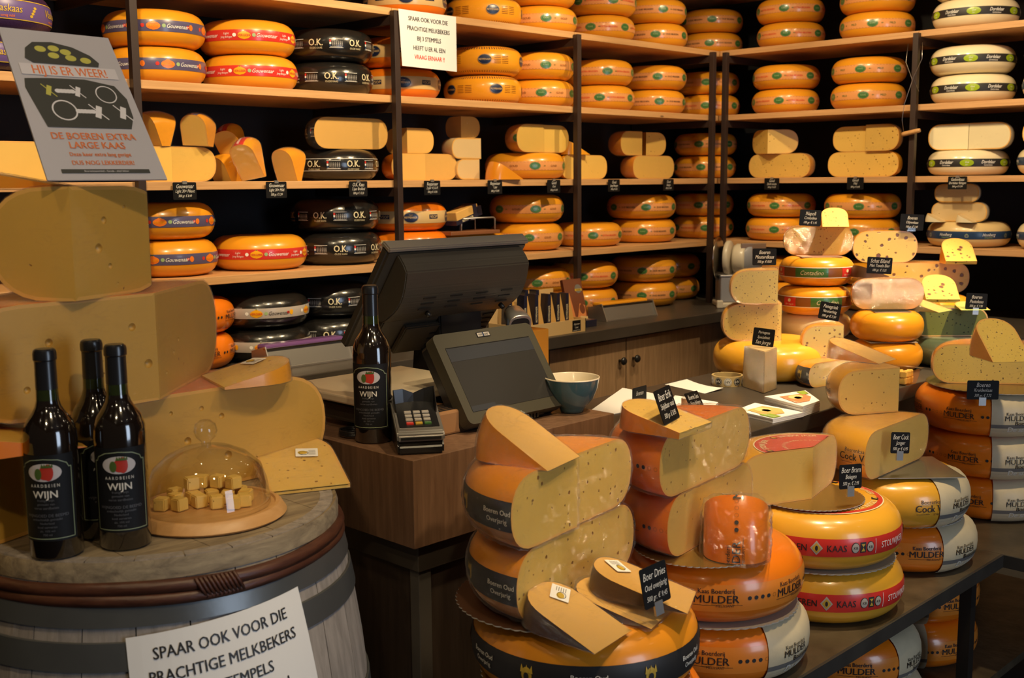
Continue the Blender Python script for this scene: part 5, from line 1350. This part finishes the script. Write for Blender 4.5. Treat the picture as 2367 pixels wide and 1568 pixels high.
lathe('core', [(.006, 0), (.013, 0), (.013, .030), (.006, .030), (.006, 0)], mat('spool brown', (.30, .13, .05), .4), t, 20)
lathe('paper_end', [(.0, .0302), (.0125, .0302), (.0125, .0315), (0, .0315)], LACE, t, 20)
q = onZ(1681, 889, IZ); t = thing('sticker_roll', 'roll of round black and white stickers on backing tape', 'sticker roll', (q.x, q.y, IZ))
TAPE = mat('glassine tape', (.62, .47, .22), .3, coat=.3)
lathe('tape', [(.044, 0), (.050, 0), (.050, .032), (.044, .032), (.044, 0)], TAPE, t, 48)
p = Print()
for k in range(10):
    p.ell(.0125, .0125, k*.0314, .016, INK if k % 2 else WHITE, 1, 14); p.ring(.010, .0107, k*.0314, .016, WHITE if k % 2 else INK, 2); p.text('HV', .012, k*.0314, .016, WHITE if k % 2 else INK, lay=2, bold=.01)
meshobj('stickers', p.mesh('stickers', lambda a, b, l: ((.0503+.0003*l)*cos(a/.05), (.0503+.0003*l)*sin(a/.05), b)), t)
def brochure(name, pts, z, th, n, label):
    FOOD = mat('food print', (.75, .42, .14), .35, var=.5, vscale=40); GRN = mat('brochure green', (.26, .42, .05), .35); SAL = mat('salmon print', (.75, .24, .12), .35, var=.4, vscale=45)
    P = [onZ(u, v, z+th) for u, v in pts]; c = sum(P, Vector())/4
    t = thing(name, label, 'booklet', (c.x, c.y, z))
    for k in range(n):
        bm = bmesh.new(); vs = [bm.verts.new((p_.x-c.x+(.0015 if k % 2 else 0), p_.y-c.y, k*th/n+dz*(th/n-.0006))) for dz in (0, 1) for p_ in P]
        for q_ in ((3, 2, 1, 0), (4, 5, 6, 7), (0, 1, 5, 4), (1, 2, 6, 5), (2, 3, 7, 6), (3, 0, 4, 7)): bm.faces.new([vs[i] for i in q_])
        bmesh.ops.recalc_face_normals(bm, faces=bm.faces); meshobj('booklet', bm2me(bm, 'booklet', [PAPER]), t)
    p = Print(); pic = FOOD if n < 4 else SAL
    p.poly([(.20, .2), (.78, .1), (.85, .6), (.6, .9), (.25, .8)], pic, 1); p.ell(.10, .10, .5, .5, GRN, 2); p.poly([(.60, .05), (.98, .05), (.98, .30), (.70, .32)] if n < 4 else [(.05, .75), (.35, .75), (.35, .95), (.05, .95)], GRN, 2)
    p.ell(.16, .20, .42, .50, mat('food yellow', (.80, .60, .25), .4), 2)
    p.text('recepten', .09, .80, .16, WHITE, lay=3, bold=.02)
    def mp(a, b, l): q_ = P[0]*(1-a)*(1-b)+P[1]*a*(1-b)+P[2]*a*b+P[3]*(1-a)*b; return (q_.x-c.x, q_.y-c.y, th+.0003+.0003*l)
    meshobj('cover_print', p.mesh('cover_print', mp), t)
brochure('booklet_stack', [(1700, 948), (1786, 968), (1858, 953), (1745, 931)], IZ, .013, 3, 'low stack of recipe booklets with green corner, near the worktop edge')
brochure('booklet_stack', [(1767, 916), (1856, 939), (1895, 926), (1862, 902)], IZ, .030, 7, 'taller banded stack of salmon coloured booklets behind the low stack')

# ------------------------------------------------------------------ speciality cheeses on the island
def at(u, v, t_): return EYE+ray(u, v)*t_
GI = 'speciality cheeses on the island'
# mustard pile
wheel('plain', 3.255, 2.0, IZ, .19, .125, 'broad yellow speckled wheel under the mustard cheese quarters', GI)
a = onZ(1805, 787, 1.056); piece('plain', .195, .122, a.x, a.y, 1.056, 38, 138, 'lower mustard cheese quarter with dark seeds, on the broad yellow wheel', group=GI, wrap=True)
a = onZ(1797, 703, 1.179); piece('plain', .155, .112, a.x, a.y, 1.179, 38, 138, 'upper mustard cheese quarter with dark seeds, under the Mosterdkaas card', group=GI, wrap=True)
# block
P4 = [(3.012, 1.950), (2.952, 1.835), (3.050, 1.850), (3.12, 1.93)]; c = sum((Vector((*p_, 0)) for p_ in P4), Vector())/4
t = thing('cheese_block', 'upright pale wrapped block of San Jorge cheese beside the sticker roll', 'cheese', (c.x, c.y, IZ), 0, GI)
bm = bmesh.new(); add_ngon_prism(bm, [(x-c.x, y-c.y) for x, y in P4], 0, .130)
for v in bm.verts:
    if v.co.z > .1: v.co.x *= .96; v.co.y *= .96
bmesh.ops.recalc_face_normals(bm, faces=bm.faces); bmesh.ops.bevel(bm, geom=bm.edges[:], offset=.002, segments=2, affect='EDGES'); f2 = bm.copy()
meshobj('body', bm2me(bm, 'body', [P_MN]), t)
bmesh.ops.subdivide_edges(f2, edges=f2.edges[:], cuts=3, use_grid_fill=True); f2.normal_update()
for v in f2.verts: v.co += v.normal*(.0015+.0010*noise.noise(v.co*60))
meshobj('plastic_wrap', bm2me(f2, 'plastic_wrap', [FILM], True), t)
# fenegriek
piece('oud', .125, .078, 3.24, 1.755, IZ, -10, 170, 'wrapped orange half with dark band under the Fenegriek quarter', group=GI, wrap=True)
a = onZ(1948, 826, 1.010); piece('seed', .135, .105, a.x, a.y, 1.010, 40, 138, 'pale quarter full of brown seeds under the Fenegriek card', group=GI, wrap=True)
# contadino pile
wheel('goatplain', 3.62, 2.05, IZ, .13, .088, 'lower pale wheel at the foot of the Contadino pile', GI); wheel('goatplain', 3.62, 2.05, IZ+.089, .13, .088, 'upper pale wheel just under the Contadino wheels', GI)
wheel('cont', 3.60, 2.04, 1.108, .130, .099, 'lower Contadino wheel with green and red band', GI, rot=-130)
wheel('cont', 3.62, 2.045, 1.209, .130, .100, 'upper Contadino wheel with green and red band', GI, rot=-158)
disc(3.62, 2.045, 1.3095, .10, 'round red and white paper disc on the upper Contadino wheel', m=mat('pink paper', (.70, .35, .25), .4), n=1)
piece('cont', .120, .103, 3.625, 2.045, 1.312, -58, 122, 'half Contadino cheese with tomato flecked face', group=GI, wrap=True)
a = at(1932, 522, 3.92); piece('cont', .115, .09, a.x, a.y, 1.416, 0, 34, 'tomato flecked wedge topmost of the Contadino pile', mode='side', rz=34, group=GI)
# schat eiland pile
wheel('orange', 3.645, 1.785, IZ, .122, .098, 'lower small orange wheel under the Schat Eiland half', GI); wheel('orange', 3.645, 1.785, 1.031, .122, .100, 'upper small orange wheel under the Schat Eiland half', GI)
disc(3.645, 1.785, 1.029, .112, 'thin plastic disc between the two small orange wheels', m=LACE, n=1, group='thin discs')
disc(3.645, 1.785, 1.1315, .085, 'dark printed disc on the upper small orange wheel', m=CARD, n=1, group='thin discs')
piece('orange', .122, .108, 3.645, 1.785, 1.135, -48, 132, 'half cheese with brownish wrapped face under the Schat Eiland card', group=GI, wrap=True, paste=P_AG)
piece('brown', .12, .085, 3.70, 1.83, 1.244, 0, 20, 'small wedge with brown rind behind the Schat Eiland card', mode='side', rz=150, group=GI, paste=P_FM)
# olive pile
wheel('orange', 4.27, 1.93, IZ, .165, .10, 'lower orange wheel at the foot of the olive pile', GI); wheel('orange', 4.26, 1.93, 1.0315, .168, .10, 'upper orange wheel under the olive cheeses', GI)
piece('olive', .175, .120, 4.27, 1.94, 1.133, -45, 135, 'wide lower olive cheese half', group=GI, wrap=True)
piece('olive', .125, .124, 4.17, 2.06, 1.254, -48, 132, 'upper olive cheese half under the Olijvenkaas card', group=GI)
a = at(2225, 610, 4.28); piece('olive', .16, .115, a.x, a.y, 1.254, 0, 36, 'olive wedge with bright face on the wide lower half', mode='side', rz=38, group=GI, ri=.02)
a = at(2183, 692, 4.08); piece('olive', .16, .12, a.x, a.y, 1.131, 0, 36, 'olive wedge with bright face before the wide lower half', mode='side', rz=38, group=GI, ri=.02)
# pesto pile
wheel('grey', 3.88, 1.665, IZ, .138, .095, 'grey green wheel under the pesto half', GI)
piece('green', .132, .102, 3.885, 1.665, 1.0265, -46, 134, 'green pesto half cheese with dark specks', group=GI)
a = at(2186, 728, 3.85); piece('green', .145, .10, a.x, a.y, 1.129, 0, 15, 'left pale green pesto wedge lying flat', mode='side', rz=88, group=GI, paste=P_GL, wrap=True)
a = at(2255, 733, 3.88); piece('green', .10, .10, a.x, a.y, 1.129, 0, 12, 'right pale green pesto wedge behind the Pestokaas card', mode='side', rz=45, group=GI, paste=P_GL)
# tub with cubes
q = onZ(2092, 892, IZ); t = thing('plastic_tub', 'clear plastic tub filled with cheese cubes near the worktop edge', 'tub', (q.x+.03, q.y+.03, IZ))
bm = bmesh.new()
for (s0, z0, s1, z1) in ((.036, 0, .046, .048), (.046, .048, .053, .050)):
    A = [bm.verts.new((x*s0, y*s0, z0)) for x, y in ((-1, -1), (1, -1), (1, 1), (-1, 1))]; B = [bm.verts.new((x*s1, y*s1, z1)) for x, y in ((-1, -1), (1, -1), (1, 1), (-1, 1))]
    for i in range(4): bm.faces.new((A[i], A[(i+1) % 4], B[(i+1) % 4], B[i]))
    if z0 == 0: bm.faces.new(A[::-1])
meshobj('tub', bm2me(bm, 'tub', [PLEXI]), t)
tx, ty = q.x+.03, q.y+.03
for i in range(14):
    o = meshobj('cheese_cube', cme); o.location = (tx+(-.022+.022*(i % 3)), ty+(-.020+.021*((i//3) % 3)), IZ+.013+.021*(i//9)); o.rotation_euler = (0, 0, i*.9); o.scale = (.92,)*3
    tag(o, 'small cheese cube inside the clear plastic tub', 'cheese', 'cheese cubes in the tub')

# ------------------------------------------------------------------ steel display bench and farm cheeses
TB = .55
t = thing('display_bench', 'raw steel two level bench carrying the farm cheese stacks', 'table', (0, 0, 0))
box('top', (1.30, 1.145, TB-.028), (3.075, 1.565, TB), STEELT, t, bev=.002); box('top', (3.076, .35, TB-.028), (3.95, 1.565, TB), STEELT, t, bev=.002)
box('edge_rail', (1.30, 1.137, TB-.034), (3.075, 1.1445, TB+.001), STEELE, t); box('edge_rail', (3.068, .35, TB-.034), (3.0755, 1.137, TB+.001), STEELE, t)
box('lower_shelf', (1.30, 1.16, .160), (3.95, 1.56, .185), STEELT, t)
for (x, y) in ((1.34, 1.17), (2.92, 1.17), (1.34, 1.53), (2.92, 1.53), (3.10, .40), (3.9, .4)): box('leg', (x-.016, y-.016, 0), (x+.016, y+.016, TB-.029), mat('black steel leg', (.015, .013, .012), .4), t)
GF = 'farm cheeses on the steel bench'
FR = .205
AX, AY = 1.500, 1.30
wheel('mulder2', AX+.03, AY, TB+.001, FR, .132, 'orange farm wheel at the bottom of the front left stack', GF, rot=-100)
disc(AX, AY, TB+.134, .19, 'cardboard disc under the Boeren Oud wheel')
wheel('oud', AX, AY, TB+.137, FR+.004, .137, 'large amber wheel with black Boeren Oud band, front left stack', GF, rot=-77)
Z2 = TB+.275
disc(AX-.035, AY+.045, Z2, .178, 'gold scalloped disc under the lower amber half', m=mat('brown disc', (.12, .055, .03), .3, metal=.3))
piece('oud', .205, .135, 1.492, AY+.005, Z2+.003, 10, 190, 'lower wrapped amber half with scattered eyes, front left stack', group=GF, wrap=1.6)
quarters('oud', .203, .132, 1.472, AY+.0, Z2+.140, 9, 'the upper amber half with eyes, front left stack', group=GF, wrap=(1.6, 1.3), step=.006)
WA = onZ(1304, 1072, Z2+.272)
piece('oudc', .168, .118, WA.x, WA.y, Z2+.272, 0, 31, 'glossy amber wedge lying on top of the front left stack', mode='side', rz=104, group=GF, wrap=True, paste=P_AG, tilt=(0, 0))
W1 = onZ(1418, 1460, Z2+.02); W2_ = onZ(1534, 1404, Z2+.02); W3 = onZ(1600, 1352, Z2+.05)
piece('brown', .170, .115, W1.x, W1.y, Z2+.001, 0, 19, 'aged wedge with brown rind and sticker, front one of three', mode='side', rz=98, group=GF, wrap=True, sticker=(.130, .020, 60), crust=.002, tilt=(.06, 0))
piece('brown', .165, .115, W2_.x, W2_.y, Z2+.001, 0, 14, 'aged wedge with crinkled film, middle one of three', mode='side', rz=106, group=GF, wrap=2.0, crust=.002)
piece('brown', .185, .115, W3.x, W3.y, Z2+.016, 0, 15, 'aged wedge with brown rind and sticker, rear one of three', mode='side', rz=118, group=GF, wrap=True, sticker=(.145, .015, 40), crust=.002, tilt=(.05, .05))
# second stack
BX2, BY2 = 1.965, 1.345
t = wheel('mulder', BX2+.02, BY2, TB+.001, .20, .132, 'farm wheel with cream paper cover at the bottom of the second stack', GF, rot=-150); cover(t, .20, .132, -113, -50)
disc(BX2, BY2, TB+.134, .185, 'pale scalloped disc between the two wheels of the second stack', m=LACE)
wheel('mulder', BX2-.005, BY2, TB+.137, .20, .137, 'glossy orange farm wheel under the gold disc, second stack', GF, rot=-141)
disc(BX2-.085, BY2-.03, Z2, .135, 'gold scalloped disc under the halves of the second stack')
piece('mulder2', .205, .130, 1.942, BY2-.02, Z2+.003, 9, 189, 'lower wrapped orange half of the second stack', group=GF, wrap=True)
piece('mulder2', .203, .132, 1.905, BY2-.03, Z2+.135, 8, 188, 'upper orange half of the second stack', group=GF, wrap=1.5)
W4 = onZ(1600, 1002, Z2+.27)+Vector((.006, -.055, 0))
piece('oudc', .215, .125, W4.x+.01, W4.y, Z2+.268, 0, 13, 'broad wedge with deep orange rind under the Boer Erik card', mode='side', rz=96, group=GF, paste=P_FM, ri=.055, wrap=True, crust=.003)
W5 = onZ(1703, 1306, Z2+.003)
piece('mulder2', .195, .13, W5.x+.160, W5.y+.110, Z2+.004, 0, 41, 'orange wedge in crumpled film turned with its rind forward, second stack', mode='side', rz=-146, group=GF, wrap=2.6)
# third stack
CX3, CY3 = 2.405, 1.335
wheel('stol', CX3+.015, CY3, TB+.001, .197, .132, 'lower yellow wheel with red Boeren Kaas band', GF, rot=-146)
disc(CX3, CY3, TB+.134, .18, 'pale scalloped disc between the two red banded wheels', m=LACE)
t = wheel('stol', CX3-.01, CY3, TB+.137, .199, .137, 'upper yellow wheel with red Boeren Kaas band and red top label', GF, rot=-150)
def toplabel(parent, h, r0, r1, name='top_label'):
    p = Print(); p.ring(r0, r1, 0, 0, RED, 0, 64); p.ring(r1, r1+.003, 0, 0, CREAM, 0, 64); p.ring(0, r0, 0, 0, RED, 0, 32) if r0 else None
    n = 5
    for k in range(n):
        a0_ = 2*PI*k/n
        for i, ch in enumerate('STOLWIJKER'):
            an = a0_-i*.085; r = r1-.018; p.text(ch, .020, r*cos(an), r*sin(an), CREAM, lay=1, rot=an-PI/2, bold=.01)
        an = a0_+.18; r = r1-.018; p.rect(.014, .016, r*cos(an), r*sin(an), INK, 1, 1, an-PI/2); p.ell(.004, .006, r*cos(an), r*sin(an), GOLDP, 2)
        for i, ch in enumerate('BOERENKAAS'):
            an = a0_-i*.16; r = r1*.50; p.text(ch, .012, r*cos(an), r*sin(an), CREAM, lay=1, rot=an-PI/2)
    e, n2 = shape(.2, h); re = .199-e
    def fn(a, b, l):
        q = min(.98, max(0.0, (math.hypot(a, b)-re)/e)); return Vector((a, b, h/2+h/2*(1-q**n2)**(1/n2)+.0014+.0004*l))
    return p, fn
p, fn = toplabel(t, .137, .0, .152); meshobj('top_label', p.mesh('top_label', fn), t)
disc(CX3-.045, CY3+.0, Z2+.003, .125, 'gold scalloped disc under the piece with red top label')
t = piece('stol', .205, .125, 2.335, 1.315, Z2+.0055, 13, 158, 'wrapped piece with red round top label, third stack', group=GF, wrap=True)
p, fn = toplabel(t, .125, .0, .135); me = p.mesh('top_label', fn); b2 = bmesh.new(); b2.from_mesh(me)
bisect(b2, Vector((0, 0, 0)), Vector((sin(rad(13)), -cos(rad(13)), 0))); bisect(b2, Vector((0, 0, 0)), Vector((-sin(rad(158)), cos(rad(158)), 0)))
m2 = bpy.data.meshes.new('top_label'); b2.to_mesh(m2); b2.free(); [m2.materials.append(m_) for m_ in me.materials]; meshobj('top_label', m2, t)
# fourth stack
DX4, DY4 = 2.86, 1.345
t = wheel('mulder', DX4+.02, DY4, TB+.001, .192, .130, 'farm wheel with torn cream cover at the bottom of the fourth stack', GF, rot=-135); cover(t, .192, .130, -122, -58)
disc(DX4, DY4, TB+.132, .16, 'dark scalloped disc between the wheels of the fourth stack', m=LACE)
t = wheel('cock', DX4-.04, DY4, TB+.135, .192, .132, 'yellow Cock Verweij wheel with cream and grey cover', GF, rot=-118); cover(t, .192, .132, -118, -52)
disc(2.80, 1.30, Z2-.004, .155, 'grey glossy card under the halves of the fourth stack', m=mat('grey gloss', (.10, .095, .085), .2, coat=.4), n=1, group=None)
piece('cock', .195, .125, 2.755, 1.305, Z2+.001, 2, 182, 'lower yellow half of the fourth stack behind the Boer Cock card', group=GF, wrap=True, paste=P_PL)
a = onZ(2076, 950, Z2+.130); piece('cock', .19, .122, a.x, a.y, Z2+.128, 60, 152, 'upper wrapped pale quarter of the fourth stack', group=GF, wrap=True)
a = onZ(2052, 836, Z2+.252); piece('orange', .175, .11, a.x, a.y, Z2+.252, 0, 17, 'long thin orange wedge topmost of the fourth stack', mode='side', rz=92, group=GF, wrap=True, paste=P_AG)
# fifth stack
EX, EY_ = 3.455, 1.365
for k in range(3):
    t = wheel('mulder2', EX+(.045, .02, 0)[k], EY_, TB+.001+k*.134, .202, .132, ('bottom', 'middle', 'top')[k]+' orange farm wheel of the right hand stack, cream cover on its right', GF, rot=-172-k*3); cover(t, .202, .132, -152, -92)
ZE = TB+.403
disc(EX+.01, EY_-.02, ZE, .19, 'brown scalloped disc under the herb cheese half')
piece('amber', .19, .122, EX-.01, EY_-.04, ZE+.003, -55, 125, 'herb cheese half with orange rind behind the Kruidenkaas card', group=GF, wrap=True, paste=P_HB)
a = onZ(2335, 838, ZE+.127); piece('amber', .17, .115, a.x+.02, a.y-.0, ZE+.126, 0, 38, 'glossy herb cheese wedge topmost at the right frame edge', mode='side', rz=50, group=GF, wrap=True, paste=P_HB)
# wheels on the lower shelf
GL2 = 'wheels on the lower bench shelf'
for k in range(2):
    t = wheel('mulder', 2.60+.03*(1-k), 1.36, .186+k*.133, .19, .13, ('lower', 'upper')[k]+' covered farm wheel on the bottom shelf, left of the leg', GL2, rot=-142); cover(t, .19, .13, -108, -50)
    t = wheel('mulder', 3.12, 1.42, .186+k*.133, .19, .13, ('lower', 'upper')[k]+' dim farm wheel on the bottom shelf behind the leg', GL2, rot=-165); cover(t, .19, .13, -208, -140)
    t = wheel('mulder', 2.10, 1.36, .186+k*.133, .19, .13, ('lower', 'upper')[k]+' farm wheel on the bottom shelf under the second stack', GL2, rot=-142)

# ------------------------------------------------------------------ cards among the cheeses
def card_at(u, v, t_, wd, lines, label, **k):
    q = at(u, v, t_); return card(q.x, q.y, q.z, wd, lines, label, **k)
card_at(1767, 594, 3.72, -50, ['Boeren', 'Mosterdkaas', '500 gr. € 8,50'], 'black price card Boeren Mosterdkaas on the upper mustard quarter', clip='clear', sizes=[.017, .0165, .011], wdt=.078)
card_at(1765, 780, 3.50, -62, ['Portugese', 'Specialiteit', 'San Jorge'], 'black price card San Jorge on the pale block', clip=None, sizes=[.012, .012, .017], roll=.10, wdt=.066)
card_at(1918, 720, 3.62, -62, ['Fenegriek', 'Nootachtig', '500 gr € 7,50'], 'black price card Fenegriek on the seeded quarter', clip=None, roll=.16, wdt=.066, sizes=[.016, .013, .011])
card_at(1873, 504, 3.92, -42, ['Napoli', 'Contadino', '100 gr. € 1,45'], 'black price card Napoli Contadino', clip=None, roll=.06, wdt=.076)
card_at(2033, 614, 3.80, -48, ['Schat Eiland', 'Met Texels Bier', '100 gr. € 3,25'], 'black price card Schat Eiland with beer cheese text', clip='clear', roll=.05)
card_at(2108, 514, 4.38, -45, ['Boeren', 'Olijvenkaas', '100 gr. € 2,45'], 'black price card Boeren Olijvenkaas', clip='clear', roll=.05, wdt=.092, hgt=.062)
card_at(2257, 697, 3.88, -45, ['Boeren', 'Pestokaas', '500 gr. € 7,95'], 'black price card Boeren Pestokaas', clip='foot', roll=.05, wdt=.074, sizes=[.017, .0165, .011])
card_at(2272, 902, 3.27, -50, ['Boeren', 'Kruidenkaas', '500 gr. € 7,75'], 'black price card Boeren Kruidenkaas before the herb half', clip='foot', wdt=.090)
card_at(1541, 936, 2.19, 14, ['Boer Erik', 'Snijdbaar oud', '500 gr. € 8,95'], 'black price card Boer Erik stuck on the broad wedge', clip='clear', roll=-.02, tiltx=-.35, wdt=.080, hgt=.068, sizes=[.022, .016, .0135])
card_at(1607, 931, 2.95, 12, ['Boerin Lies', 'Extra Belegen', '500 gr € 8,35'], 'dark price card Boerin Lies standing behind Boer Erik', clip=None, roll=.05, tiltx=-.50, wdt=.080, hgt=.060)
q = onZ(1478, 914, .962); card(q.x, q.y, q.z, 6, ['Boeren'], 'dark price card reading Boeren, half hidden behind the broad wedge', clip=None, roll=0, wdt=.076, hgt=.050)
card_at(1966, 1102, 2.58, -20, ['Boer Bram', 'Belegen', '500 gr. € 7,95'], 'black price card Boer Bram beside the red labelled piece', clip='foot', roll=.06, tiltx=-.1, wdt=.066, hgt=.056)
card_at(2081, 1024, 2.85, -25, ['Boer Cock', 'Jonger', '500 gr € 6,95'], 'black price card Boer Cock on the fourth stack', clip='foot', roll=.10, tiltx=-.1, wdt=.058, hgt=.054)
card_at(1514, 1352, 1.92, -5, ['Boer Dries', 'Oud overjarig', '500 gr. € 9,45'], 'black price card Boer Dries among the aged wedges', clip='foot', roll=-.08, tiltx=-.15, wdt=.066, hgt=.070, sizes=[.019, .015, .0125])
